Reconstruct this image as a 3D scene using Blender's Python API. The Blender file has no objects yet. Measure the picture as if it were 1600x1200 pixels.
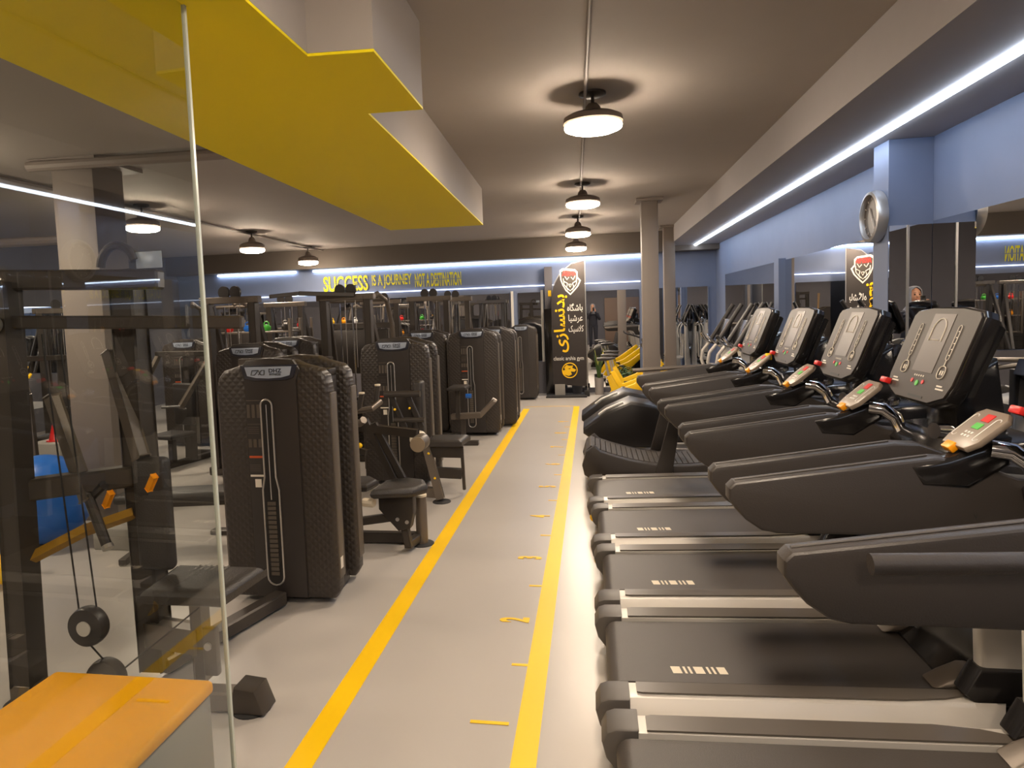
import bpy, bmesh, math, random
from mathutils import Vector, Matrix
random.seed(4)
PI = math.pi
SC = bpy.context.scene
COL = SC.collection

# ------------------------------------------------------------------ camera (solved from the vanishing points of the photo)
W_, H_ = 1600, 1200
F_, PX, PY, CH = 1080.0, 740.0, 570.0, 1.75
vY = Vector((924 - PX, 480 - PY, F_))
_t = -vY.dot(vY) / (vY.x - .037 * vY.y)
vX = -(vY + _t * Vector((1, -.037, 0)))
aY = vY.normalized(); aX = vX.normalized(); aZ = aX.cross(aY)
if aZ.y > 0: aZ = -aZ
# rows: world axes expressed in camera space (x right, y down, z forward)
right = Vector((aX.x, aY.x, aZ.x)); down = Vector((aX.y, aY.y, aZ.y)); fwd = Vector((aX.z, aY.z, aZ.z))
cam_data = bpy.data.cameras.new('camera'); cam = bpy.data.objects.new('camera', cam_data); COL.objects.link(cam)
m = Matrix((( right.x, -down.x, -fwd.x, 0), (right.y, -down.y, -fwd.y, 0), (right.z, -down.z, -fwd.z, CH), (0, 0, 0, 1)))
cam.matrix_world = m
cam_data.sensor_width = 36; cam_data.lens = F_ * 36 / W_
cam_data.shift_x = (W_ / 2 - PX) / W_; cam_data.shift_y = -(H_ / 2 - PY) / W_
cam_data.clip_start = .02; cam_data.clip_end = 100
SC.camera = cam

def ray(px, py):
    d = (px - PX) * right + (py - PY) * down + F_ * fwd
    return d
def atY(px, py, y):
    d = ray(px, py); return Vector((0, 0, CH)) + d * (y / d.y)
def atX(px, py, x):
    d = ray(px, py); return Vector((0, 0, CH)) + d * (x / d.x)
def atZ(px, py, z):
    d = ray(px, py); return Vector((0, 0, CH)) + d * ((z - CH) / d.z)

# ------------------------------------------------------------------ world, colour management
wd = bpy.data.worlds.new('world'); SC.world = wd; wd.use_nodes = True
wd.node_tree.nodes['Background'].inputs[0].default_value = (.8, .72, .62, 1)
wd.node_tree.nodes['Background'].inputs[1].default_value = .25
SC.view_settings.view_transform = 'Standard'; SC.view_settings.look = 'None'
SC.view_settings.exposure = 0.76; SC.view_settings.gamma = 1.0; SC.view_settings.use_curve_mapping = False
try:
    SC.cycles.use_denoising = True
    SC.cycles.max_bounces = 10; SC.cycles.glossy_bounces = 6; SC.cycles.diffuse_bounces = 4
    SC.cycles.transparent_max_bounces = 12; SC.cycles.sample_clamp_indirect = 6
    SC.cycles.caustics_reflective = False; SC.cycles.caustics_refractive = False
except Exception: pass
CEIL = 3.18; BACK = 14.4; WR = 2.45; LEDZ = 2.88

# ------------------------------------------------------------------ materials
def srgb(r, g, b):
    f = lambda c: (c / 255 / 12.92) if c / 255 <= .04045 else ((c / 255 + .055) / 1.055) ** 2.4
    return (f(r), f(g), f(b), 1)
MATS = {}
def mat(name, col, rough=.5, metal=0, spec=.5, emit=0, ecol=None, noise=0, nscale=8, bump=0, bscale=60, coat=0):
    m = bpy.data.materials.new(name); m.use_nodes = True
    nt = m.node_tree; b = nt.nodes['Principled BSDF']
    b.inputs['Base Color'].default_value = col; b.inputs['Roughness'].default_value = rough
    b.inputs['Metallic'].default_value = metal
    b.inputs['Specular IOR Level'].default_value = spec
    if coat: b.inputs['Coat Weight'].default_value = coat
    if emit:
        b.inputs['Emission Color'].default_value = ecol or col; b.inputs['Emission Strength'].default_value = emit
    if noise or bump:
        tc = nt.nodes.new('ShaderNodeTexCoord')
    if noise:
        n = nt.nodes.new('ShaderNodeTexNoise'); n.inputs['Scale'].default_value = nscale; n.inputs['Detail'].default_value = 5
        nt.links.new(tc.outputs['Object'], n.inputs['Vector'])
        mx = nt.nodes.new('ShaderNodeMix'); mx.data_type = 'RGBA'
        mx.inputs[6].default_value = tuple(c * (1 - noise) for c in col[:3]) + (1,)
        mx.inputs[7].default_value = tuple(min(1, c * (1 + noise)) for c in col[:3]) + (1,)
        nt.links.new(n.outputs['Fac'], mx.inputs[0]); nt.links.new(mx.outputs[2], b.inputs['Base Color'])
    if bump:
        n2 = nt.nodes.new('ShaderNodeTexNoise'); n2.inputs['Scale'].default_value = bscale
        nt.links.new(tc.outputs['Object'], n2.inputs['Vector'])
        bp = nt.nodes.new('ShaderNodeBump'); bp.inputs['Strength'].default_value = bump; bp.inputs['Distance'].default_value = .01
        nt.links.new(n2.outputs['Fac'], bp.inputs['Height']); nt.links.new(bp.outputs['Normal'], b.inputs['Normal'])
    MATS[name] = m
    return m
M_floor = mat('grey_epoxy', srgb(187, 181, 175), .3, noise=.05, nscale=1.3, spec=.45)
M_ceil = mat('taupe_ceiling_paint', srgb(166, 158, 151), .8, noise=.04, nscale=3)
M_soffit = mat('soffit_paint', srgb(165, 160, 160), .75, noise=.03)
M_yellow = mat('yellow_paint', srgb(255, 232, 0), .55)
M_tape = mat('yellow_tape', srgb(255, 205, 0), .45)
M_blue = mat('blue_grey_wall', srgb(116, 128, 156), .6, noise=.07, nscale=4)
M_dwall = mat('dark_grey_wall', srgb(92, 90, 96), .7, noise=.05)
M_col = mat('grey_column_paint', srgb(128, 118, 110), .6)
M_black = mat('black_plastic', srgb(50, 45, 43), .42)
M_gloss = mat('gloss_black', srgb(30, 28, 28), .16, spec=.6)
M_dark = mat('dark_steel', srgb(52, 47, 44), .42, metal=.3)
M_frame = mat('machine_frame', srgb(74, 68, 63), .4, metal=.35)
M_frameL = mat('bronze_grey_frame', srgb(112, 103, 94), .4, metal=.4)
M_edge = mat('shroud_edge', srgb(88, 80, 72), .42)
M_silver = mat('silver', srgb(196, 192, 188), .3, metal=.7)
M_satin = mat('satin_silver_plastic', srgb(206, 200, 192), .38, metal=.15)
M_chrome = mat('chrome', srgb(225, 225, 228), .1, metal=1)
M_house = mat('housing_plastic', srgb(34, 31, 31), .34)
M_pad = mat('black_vinyl', srgb(50, 46, 44), .5, bump=.25, bscale=120)
M_belt = mat('running_belt', srgb(70, 64, 60), .46, bump=.15, bscale=300, noise=.06, nscale=12)
M_cap = mat('end_cap_grey', srgb(84, 79, 75), .45)
M_strip = mat('foot_rail_strip', srgb(92, 85, 78), .33)
M_rail = mat('handrail_plastic', srgb(56, 51, 48), .4, bump=.1, bscale=200)
M_cream = mat('cream_print', srgb(226, 214, 192), .5)
M_print = mat('pale_print', srgb(226, 218, 206), .5)
M_face = mat('console_face', srgb(58, 50, 45), .45, spec=.35)
M_disp = mat('display_glass', srgb(80, 70, 64), .38)
M_key = mat('keypad_face', srgb(140, 126, 112), .35)
M_orange = mat('orange_plastic', srgb(250, 160, 10), .4)
M_red = mat('red_plastic', srgb(215, 40, 38), .35)
M_green = mat('green_plastic', srgb(80, 190, 70), .4)
M_white = mat('white_paint', srgb(225, 222, 216), .5)
M_cord = mat('cord', srgb(30, 28, 28), .5)
M_plaque = mat('plaque_silver', srgb(172, 184, 204), .3, metal=.2)
M_plaqueb = mat('plaque_surround', srgb(44, 46, 58), .3)
M_ink = mat('dark_ink', srgb(40, 44, 56), .5)
M_ball = mat('blue_vinyl', srgb(36, 104, 196), .3)
M_purple = mat('purple_vinyl', srgb(98, 50, 150), .3)
M_strap = mat('tan_strap', srgb(206, 160, 84), .7)
M_leaf = mat('leaf', srgb(70, 96, 48), .5, noise=.3, nscale=14)
M_leafl = mat('leaf_edge', srgb(178, 176, 84), .5)
M_soil = mat('soil', srgb(50, 38, 30), .9)
M_pot = mat('grey_ceramic', srgb(150, 143, 138), .45)
M_dpot = mat('dark_pot', srgb(84, 86, 92), .5)
M_banner = mat('banner_fabric', srgb(46, 40, 38), .75, bump=.4, bscale=6)
M_sign = mat('sign_yellow', srgb(236, 226, 0), .5)
M_yprint = mat('yellow_print', srgb(250, 200, 0), .5)
M_skin = mat('skin', srgb(216, 160, 128), .5)
M_cloth = mat('dark_cloth', srgb(42, 42, 52), .85)
M_scarf = mat('striped_scarf', srgb(150, 150, 156), .8)
M_wood = mat('brown_door', srgb(120, 98, 84), .6)
M_led = mat('led_strip', (.8, .88, 1, 1), emit=13, ecol=(.72, .84, 1, 1))
M_led3 = mat('led_strip_far', (.8, .88, 1, 1), emit=10, ecol=(.72, .84, 1, 1))
M_beam = mat('beam_shaded_taupe', srgb(92, 84, 77), .8)  # ceiling taupe taken darker, shading on the bulkhead put into its colour
M_shade = mat('lamp_shade_metal', srgb(104, 92, 82), .45)
M_led_refl = mat('led_reflection', (.8, .88, 1, 1), emit=1.6, ecol=(.7, .8, 1, 1))  # faint glow imitating the light line's mirror reflection
M_lamp = mat('lamp_diffuser', (1, .95, .88, 1), emit=95, ecol=(1, .82, .63, 1))
M_mirror = mat('mirror_silvering', (.80, .81, .82, 1), .0, metal=1)
M_mir_edge = mat('mirror_edge', srgb(150, 155, 165), .3, metal=.5)
M_box = mat('yellow_vinyl', srgb(252, 174, 0), .55, spec=.25, noise=.04, nscale=3)
M_grey = mat('grey_board', srgb(150, 146, 140), .6)
M_rubber = mat('dark_rubber', srgb(45, 44, 44), .8)
M_hair = mat('hair', srgb(40, 28, 22), .6)

# quilted shroud plastic: diamond bump
def quilt():
    m = mat('quilted_plastic', srgb(54, 48, 44), .42); nt = m.node_tree; b = nt.nodes['Principled BSDF']
    tc = nt.nodes.new('ShaderNodeTexCoord'); mp = nt.nodes.new('ShaderNodeMapping'); mp.inputs['Rotation'].default_value = (0, PI / 4, 0)
    nt.links.new(tc.outputs['Object'], mp.inputs['Vector'])
    ws = []
    for d in ('X', 'Z'):
        w = nt.nodes.new('ShaderNodeTexWave'); w.bands_direction = d; w.inputs['Scale'].default_value = 9
        nt.links.new(mp.outputs[0], w.inputs['Vector']); ws.append(w)
    mu = nt.nodes.new('ShaderNodeMath'); mu.operation = 'MINIMUM'
    nt.links.new(ws[0].outputs['Fac'], mu.inputs[0]); nt.links.new(ws[1].outputs['Fac'], mu.inputs[1])
    bp = nt.nodes.new('ShaderNodeBump'); bp.inputs['Strength'].default_value = .45; bp.inputs['Distance'].default_value = .006
    nt.links.new(mu.outputs[0], bp.inputs['Height']); nt.links.new(bp.outputs[0], b.inputs['Normal'])
    return m
M_quilt = quilt()
def glassmat():
    m = bpy.data.materials.new('partition_glass'); m.use_nodes = True; nt = m.node_tree
    nt.nodes.remove(nt.nodes['Principled BSDF']); out = nt.nodes['Material Output']
    tr = nt.nodes.new('ShaderNodeBsdfTransparent'); tr.inputs[0].default_value = (.90, .92, .91, 1)
    gl = nt.nodes.new('ShaderNodeBsdfGlossy'); gl.inputs['Roughness'].default_value = .0
    lw = nt.nodes.new('ShaderNodeLayerWeight'); lw.inputs[0].default_value = .5
    pw = nt.nodes.new('ShaderNodeMath'); pw.operation = 'POWER'; pw.inputs[1].default_value = 4
    nt.links.new(lw.outputs['Facing'], pw.inputs[0])
    fr = nt.nodes.new('ShaderNodeMath'); fr.operation = 'MULTIPLY_ADD'; fr.inputs[1].default_value = .9; fr.inputs[2].default_value = .035
    nt.links.new(pw.outputs[0], fr.inputs[0])
    mx = nt.nodes.new('ShaderNodeMixShader')
    nt.links.new(fr.outputs[0], mx.inputs[0]); nt.links.new(tr.outputs[0], mx.inputs[1]); nt.links.new(gl.outputs[0], mx.inputs[2])
    nt.links.new(mx.outputs[0], out.inputs[0])
    return m
M_glass = glassmat()
M_gedge = mat('polished_glass_edge', srgb(190, 196, 186), .25, spec=.8)

# ------------------------------------------------------------------ mesh builder
class B:
    def __init__(s): s.bm = bmesh.new()
    def _merge(s, t):
        me = bpy.data.meshes.new('t'); t.to_mesh(me); t.free(); s.bm.from_mesh(me); bpy.data.meshes.remove(me)
    def box(s, x0, y0, z0, x1, y1, z1, bev=0, seg=2):
        t = bmesh.new(); bmesh.ops.create_cube(t, size=1)
        for v in t.verts: v.co = Vector(((x0 + x1) / 2 + v.co.x * (x1 - x0), (y0 + y1) / 2 + v.co.y * (y1 - y0), (z0 + z1) / 2 + v.co.z * (z1 - z0)))
        if bev: bmesh.ops.bevel(t, geom=t.edges[:], offset=bev, segments=seg, affect='EDGES', profile=.5)
        s._merge(t); return s
    def beam(s, p, q, w, h, bev=.006, up=None):
        p = Vector(p); q = Vector(q); d = q - p; L = d.length; d.normalize()
        up = Vector(up) if up else (Vector((0, 0, 1)) if abs(d.z) < .95 else Vector((0, 1, 0)))
        sx = d.cross(up).normalized(); uz = sx.cross(d).normalized()
        t = bmesh.new(); bmesh.ops.create_cube(t, size=1)
        for v in t.verts: v.co = p + d * ((v.co.y + .5) * L) + sx * (v.co.x * w) + uz * (v.co.z * h)
        if bev: bmesh.ops.bevel(t, geom=t.edges[:], offset=bev, segments=1, affect='EDGES')
        s._merge(t); return s
    def tube(s, pts, r, n=10, rr=None):
        pts = [Vector(p) for p in pts]; k = len(pts); rings = []
        rs = rr or [r] * k
        prev = None
        for i, p in enumerate(pts):
            d = (pts[min(i + 1, k - 1)] - pts[max(i - 1, 0)]).normalized()
            if prev is None:
                a = d.cross(Vector((0, 0, 1)) if abs(d.z) < .9 else Vector((1, 0, 0))).normalized()
            else:
                a = (prev - d * prev.dot(d)).normalized()
            prev = a; b = d.cross(a)
            rings.append([s.bm.verts.new(p + (a * math.cos(2 * PI * j / n) + b * math.sin(2 * PI * j / n)) * rs[i]) for j in range(n)])
        for i in range(k - 1):
            for j in range(n): s.bm.faces.new((rings[i][j], rings[i][(j + 1) % n], rings[i + 1][(j + 1) % n], rings[i + 1][j]))
        s.bm.faces.new(rings[0][::-1]); s.bm.faces.new(rings[-1]); return s
    def prism(s, poly, ax, a, b, bev=0, seg=2):
        t = bmesh.new()
        f = {'y': lambda u, v, w: (u, w, v), 'x': lambda u, v, w: (w, u, v), 'z': lambda u, v, w: (u, v, w)}[ax]
        v0 = [t.verts.new(f(u, v, a)) for u, v in poly]; v1 = [t.verts.new(f(u, v, b)) for u, v in poly]; n = len(poly)
        t.faces.new(v0); t.faces.new(v1[::-1])
        for i in range(n): t.faces.new((v0[i], v1[i], v1[(i + 1) % n], v0[(i + 1) % n]))
        bmesh.ops.recalc_face_normals(t, faces=t.faces[:])
        if bev:
            es = [e for e in t.edges if abs(f(0, 0, 1)[0] * (e.verts[0].co.x - e.verts[1].co.x) + f(0, 0, 1)[1] * (e.verts[0].co.y - e.verts[1].co.y) + f(0, 0, 1)[2] * (e.verts[0].co.z - e.verts[1].co.z)) < 1e-6]
            bmesh.ops.bevel(t, geom=es, offset=bev, segments=seg, affect='EDGES', profile=.5)
        s._merge(t); return s
    def lathe(s, prof, n=24, c=(0, 0, 0), ax='z'):
        c = Vector(c); rings = []
        for r, h in prof:
            ring = []
            for j in range(n):
                a = 2 * PI * j / n; u, v = max(r, 1e-4) * math.cos(a), max(r, 1e-4) * math.sin(a)
                p = {'z': (u, v, h), 'y': (u, h, v), 'x': (h, u, v)}[ax]
                ring.append(s.bm.verts.new(c + Vector(p)))
            rings.append(ring)
        for i in range(len(rings) - 1):
            for j in range(n): s.bm.faces.new((rings[i][j], rings[i][(j + 1) % n], rings[i + 1][(j + 1) % n], rings[i + 1][j]))
        s.bm.faces.new(rings[0][::-1]); s.bm.faces.new(rings[-1]); return s
    def ball(s, c, r, sc=(1, 1, 1), n=20):
        t = bmesh.new(); bmesh.ops.create_uvsphere(t, u_segments=n, v_segments=n // 2 + 2, radius=r)
        for v in t.verts: v.co = Vector(c) + Vector((v.co.x * sc[0], v.co.y * sc[1], v.co.z * sc[2]))
        s._merge(t); return s
    def quad(s, *ps):
        s.bm.faces.new([s.bm.verts.new(p) for p in ps]); return s

def obj(name, b, m, parent=None, smooth=True, sharp=35, loc=None, kind=None):
    bmesh.ops.recalc_face_normals(b.bm, faces=b.bm.faces[:])
    me = bpy.data.meshes.new(name); b.bm.to_mesh(me); b.bm.free(); me.materials.append(m)
    if smooth:
        me.shade_smooth(); me.set_sharp_from_angle(angle=math.radians(sharp))
    o = bpy.data.objects.new(name, me); COL.objects.link(o)
    if parent: o.parent = parent
    if loc: o.location = loc
    if kind: o['kind'] = kind
    return o
def struct(name, b, m): return obj(name, b, m, kind='structure', smooth=False)
def tag(o, label, cat, group=None):
    o['label'] = label; o['category'] = cat
    if group: o['group'] = group
    return o
def thing(name, label, cat, loc=(0, 0, 0), rz=0, group=None):
    o = bpy.data.objects.new(name, None); COL.objects.link(o); o.location = loc; o.rotation_euler = (0, 0, rz)
    o.empty_display_size = .1
    return tag(o, label, cat, group)
def frame_part(name, parent, mtx):
    pass
def dup(root, loc=None, rz=None, label=None, parent=None):
    c = root.copy(); COL.objects.link(c)
    if parent: c.parent = parent
    for ch in list(root.children): dup(ch, parent=c)
    if loc is not None: c.location = loc
    if rz is not None: c.rotation_euler = (0, 0, rz)
    if label: c['label'] = label
    return c
def sub_objects(root, out=None):
    out = [] if out is None else out
    for ch in root.children: out.append(ch); sub_objects(ch, out)
    return out
def drop(o):
    for ch in list(o.children): drop(ch)
    bpy.data.objects.remove(o)
def text_mesh(s, size=1, extrude=.002, sx=1.0, align='CENTER', offset=0, cut=False, spacing=1.0):
    cu = bpy.data.curves.new('txt', 'FONT'); cu.body = s; cu.size = size; cu.extrude = extrude; cu.align_x = align; cu.align_y = 'CENTER'
    cu.offset = offset; cu.resolution_u = 3; cu.space_character = spacing
    o = bpy.data.objects.new('txt', cu); COL.objects.link(o)
    bpy.context.view_layer.update()
    dg = bpy.context.evaluated_depsgraph_get()
    me = bpy.data.meshes.new_from_object(o.evaluated_get(dg)); bpy.data.objects.remove(o); bpy.data.curves.remove(cu)
    for v in me.vertices: v.co.x *= sx
    if cut:
        bm = bmesh.new(); bm.from_mesh(me)
        zs = [v.co.y for v in bm.verts]; mid = (min(zs) + max(zs)) / 2; g = (max(zs) - min(zs)) * .025
        for k in (mid - g, mid + g):
            bmesh.ops.bisect_plane(bm, geom=bm.verts[:] + bm.edges[:] + bm.faces[:], plane_co=(0, k, 0), plane_no=(0, 1, 0))
        bmesh.ops.delete(bm, geom=[f for f in bm.faces if abs(f.calc_center_median().y - mid) < g], context='FACES')
        bm.to_mesh(me); bm.free()
    return me
def text(name, s, m, parent, loc, rot=(PI / 2, 0, 0), **k):
    me = text_mesh(s, **k); me.materials.clear(); me.materials.append(m)
    o = bpy.data.objects.new(name, me); COL.objects.link(o); o.location = loc; o.rotation_euler = rot
    if parent: o.parent = parent
    return o
def arc(cx, cy, r, a0, a1, n=8):
    return [(cx + r * math.cos(math.radians(a0 + (a1 - a0) * i / n)), cy + r * math.sin(math.radians(a0 + (a1 - a0) * i / n))) for i in range(n + 1)]
def rrect(x0, y0, x1, y1, r, n=5):
    return arc(x1 - r, y1 - r, r, 0, 90, n) + arc(x0 + r, y1 - r, r, 90, 180, n) + arc(x0 + r, y0 + r, r, 180, 270, n) + arc(x1 - r, y0 + r, r, 270, 360, n)

# ------------------------------------------------------------------ lamps: pendants with their own light
def lamp_proto():
    t = thing('pendant_lamp', 'x', 'lamp')
    obj('lamp_shade', B().lathe([(.03, .20), (.05, .17), (.06, .13), (.15, .105), (.195, .075), (.2, .03), (.188, .012)], 32), M_shade, t)
    obj('diffuser', B().lathe([(.185, .02), (.192, .0), (.188, -.022), (.155, -.040), (.08, -.050), (.001, -.053)], 24), M_lamp, t)
    obj('stem', B().tube([(0, 0, .19), (0, 0, .27)], .012), M_dark, t)
    obj('canopy', B().lathe([(.05, .255), (.09, .275), (.09, .295)], 20), M_dark, t)
    return t
LP = lamp_proto(); first = True
lampdefs = []
for i, (x, y, z) in enumerate([(.04, 4.83, 2.96), (-.07, 8.23, 2.94), (-.18, 11.1, 2.90), (-.26, 13.4, 2.87)]):
    lampdefs.append((x, y, z, ['pendant lamp over the aisle, largest and closest of the row', 'second pendant lamp of the aisle row, just above the column top',
                              'third pendant lamp of the aisle row, between two others', 'smallest farthest pendant lamp over the tall dark banner'][i], 'pendant lamps over the aisle'))
for i, (x, y, z) in enumerate([(-5.31, 7.66, 2.90), (-5.4, 10.58, 2.88), (-5.6, 13.3, 2.86)]):
    lampdefs.append((x, y, z, ['pendant lamp seen through the glass partition, left of its edge', 'pendant lamp right of the glass edge, above the frame towers',
                              'small pendant lamp near the wall slogan, left row'][i], 'pendant lamps in the left row'))
for x, y, z, lab, g in lampdefs:
    if first: o = LP; first = False; o.location = (x, y, z); o['label'] = lab
    else: o = dup(LP, (x, y, z), label=lab)
    o['group'] = g
    o.scale = (1, 1, (CEIL - z) / .295)
for k, (x, y) in enumerate([(.1, 1.5), (.1, -1.6), (-5.2, 4.4), (-5.2, 1.2), (-5.2, -1.8)]):     # the rows go on overhead and behind the viewpoint
    o = dup(LP, (x, y, 2.9), label='pendant lamp of the same rows, hanging outside the picture', ); o['group'] = 'pendant lamps outside the picture'
    o.scale = (1, 1, .28 / .295)

# ------------------------------------------------------------------ room
XL = -9.2; Y0 = -4.0
struct('floor', B().box(XL - .2, Y0, -.1, WR + .3, BACK + .2, 0), M_floor)
struct('ceiling', B().box(XL - .2, Y0, CEIL, WR + .3, BACK + .2, CEIL + .1), M_ceil)
struct('wall_back', B().box(XL - .2, BACK, 0, WR + .3, BACK + .2, CEIL), M_blue)
struct('wall_left', B().box(XL - .2, Y0, 0, XL, BACK, CEIL), M_dwall)
struct('wall_right', B().box(WR, Y0, 0, WR + .2, BACK, CEIL), M_blue)
struct('wall_front', B().box(XL - .2, Y0 - .2, 0, WR + .3, Y0, CEIL), M_dwall)
# right-hand dropped soffit with the recessed light line
struct('trim_1', B().box(1.5, Y0, LEDZ, 1.98, BACK, CEIL - .001).box(2.02, Y0, LEDZ, WR, BACK, CEIL - .001).box(1.98, Y0, LEDZ + .03, 2.02, BACK, CEIL - .001), M_soffit)
tag(obj('led_strip_light', B().box(1.982, Y0 + .1, LEDZ - .022, 2.018, 14.0, LEDZ + .02), M_led), 'long cool white light line in the right soffit', 'light')
# back bulkhead above the slogan band
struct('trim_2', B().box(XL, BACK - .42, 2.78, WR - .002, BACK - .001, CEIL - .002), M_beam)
tag(obj('led_strip_light', B().box(-5.95, BACK - .05, 2.735, 1.2, BACK - .015, 2.765), M_led3), 'cool white light line above the yellow slogan on the far wall', 'light')
tag(obj('led_strip_light', B().box(-8.2, BACK - .05, 2.735, -6.35, BACK - .015, 2.765), M_led3), 'cool white light line on the far wall left of the slogan', 'light')
tag(obj('led_strip_light', B().box(-8.6, BACK - .025, 2.225, .98, BACK - .004, 2.245), M_led_refl), 'thin glowing trim under the yellow slogan, imitating the reflected light line', 'light')  # no lamp here: mirror reflection of the upper strip drawn as glowing trim
# wall below the back mirrors
struct('wall_plinth', B().box(XL, BACK - .06, 0, -.92, BACK - .001, .66), M_dwall)
struct('baseboard_back', B().box(-.77, BACK - .03, 0, WR, BACK - .001, .1), M_dwall)
# yellow dropped ceiling shape
zb = 2.77
ypoly = [(-2.35, 8.1), (-1.23, 8.13), (-1.08, 3.42), (-.8, 3.43), (-.8, 2.64), (-1.06, 2.62), (-1.04, -1.0), (-2.15, -1.0), (-2.15, 2.33)]
t = B(); t.prism(ypoly, 'z', zb, CEIL - .001)
struct('trim_3', t, M_ceil)
yp = [(x * .999, y * .9995) for x, y in ypoly]
struct('trim_4', B().prism(ypoly, 'z', zb - .012, zb - .001), M_yellow)

# columns
def column(i, x, y, w, m=M_col, cap=True):
    b = B().box(x - w / 2, y - w / 2, 0, x + w / 2, y + w / 2, CEIL - .002, .012)
    if cap: b.box(x - w * .8, y - w * .8, CEIL - .04, x + w * .8, y + w * .8, CEIL - .003)
    o = obj('column', b, m); o['kind'] = 'structure'; return o
column(1, .80, 9.8, .22); column(2, 1.42, 13.2, .2)
pc = atZ(110, 250, CEIL)
column(3, pc.x, pc.y + .2, .4)
# right pillar
struct('trim_5', B().box(2.15, 5.55, 0, WR - .002, 5.82, LEDZ - .002), M_blue)
struct('trim_6', B().box(2.36, 9.4, 0, WR - .001, 9.62, 2.28), M_blue)

def mirror(name, x0, y0, z0, x1, y1, z1, label, frame=True):
    o = obj(name, B().box(x0, y0, z0, x1, y1, z1), M_mirror, smooth=False); tag(o, label, 'mirror'); return o
mirror('wall_mirror', WR - .012, -1.0, .25, WR - .002, 5.53, 2.28, 'tall wall mirror beside the nearest treadmills')
o = mirror('wall_mirror', -.012, 0, .25, -.002, 1.74, 2.26, 'wall mirror directly past the clock pillar')
o.location = (WR, 5.84, 0); o.rotation_euler = (0, 0, .021)      # this pane leans out a little at its far edge
mirror('wall_mirror', WR - .012, 7.615, .25, WR - .002, 9.38, 2.26, 'wall mirror between clock pillar and blue wall post')
mirror('wall_mirror', WR - .012, 9.64, .25, WR - .002, 13.4, 2.26, 'wall mirror at the far end behind the ellipticals')
mirror('pillar_mirror', 2.152, 5.535, .2, 2.27, 5.547, 2.26, 'narrow mirror strip on pillar face left of its seam')
mirror('pillar_mirror', 2.285, 5.535, .2, WR - .012, 5.547, 2.26, 'mirror strip on pillar face showing the person with headscarf')
tag(obj('mirror_seam_trim', B().box(2.27, 5.528, .2, 2.285, 5.547, 2.26), M_silver), 'thin metal strip between the two pillar mirrors', 'trim')
bz0, bz1 = .68, 2.1
xs = [-9.0, -7.6, -6.2, -4.8, -3.4, -1.66]
labs = ['far wall mirror pane in the extreme left corner', 'far wall mirror pane second from the left corner', 'far wall mirror pane under the left end of the light line',
        'far wall mirror pane below the word SUCCESS', 'far wall mirror pane below the slogan end, left of white post']
for i in range(5):
    mirror('wall_mirror', xs[i] + .01, BACK - .02, bz0, xs[i + 1] - .01, BACK - .008, bz1, labs[i])
mirror('wall_mirror', -1.5, BACK - .02, bz0, -1.02, BACK - .008, bz1, 'narrow framed far wall mirror left of the dark banner')
mirror('wall_mirror', -.75, BACK - .02, .1, .95, BACK - .008, 2.08, 'far wall mirror behind the plants and yellow bikes')
mirror('wall_mirror', 1.02, BACK - .02, .1, 2.3, BACK - .008, 2.08, 'far wall mirror right of the columns')
fr = B()
for x in (-1.62, -1.0): fr.box(x - .025, BACK - .045, .6, x + .025, BACK - .003, 2.14)
fr.box(-1.64, BACK - .045, .6, -.98, BACK - .003, .65)
tag(obj('mirror_frame', fr, M_white), 'white frame around the mirror left of the banner', 'frame')
struct('trim_7', B().box(-.93, BACK - .2, 0, -.78, BACK - .003, 2.6), M_dwall)
mirror('wall_mirror', XL + .002, 1, .4, XL + .012, 13, 2.1, 'long mirror along the distant left wall')

# floor tapes + metre marks
tag(obj('floor_tape', B().box(-1.225, .3, .0005, -1.115, 12.1, .0025), M_tape, smooth=False), 'left yellow tape line along the aisle floor', 'tape')
tag(obj('floor_tape', B().box(-.35, .3, .0005, -.25, 12.35, .0025), M_tape, smooth=False), 'right yellow tape line beside the treadmills', 'tape')
tag(obj('floor_tape', B().box(-1.225, 12.36, .0005, -.35, 12.385, .0025), M_tape, smooth=False), 'thin yellow tape across the far end of the aisle', 'tape')
for k in range(1, 10):
    y = 2.78 + (k - 1) * .987
    me = text_mesh(str(k), size=.22, extrude=.001, offset=.008, sx=.55); me.materials.clear(); me.materials.append(M_tape)
    o = bpy.data.objects.new('floor_number', me); COL.objects.link(o); o.location = (-.46, y, .003); o.rotation_euler = (0, 0, PI / 2)
    tag(o, 'yellow floor numeral %d beside the right tape line' % k, 'number', 'metre numerals on the floor')
    if k < 9:
        tag(obj('floor_tick', B().box(-.43, y + .485, .0005, -.35, y + .505, .0025), M_tape, smooth=False), 'short yellow floor tick between numerals %d and %d' % (k, k + 1), 'mark', 'half metre ticks on the floor')

# glass partition
gp = thing('glass_partition', 'large frameless clear glass partition at the left edge', 'partition', (-1.26, 2.1, 0))
obj('pane', B().box(-.0002, -3.2, 0, .0002, 0, 3.1), M_glass, gp, smooth=False)
obj('polished_edge', B().box(-.006, 0, 0, .006, .012, 3.1), M_gedge, gp, smooth=False)

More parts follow.
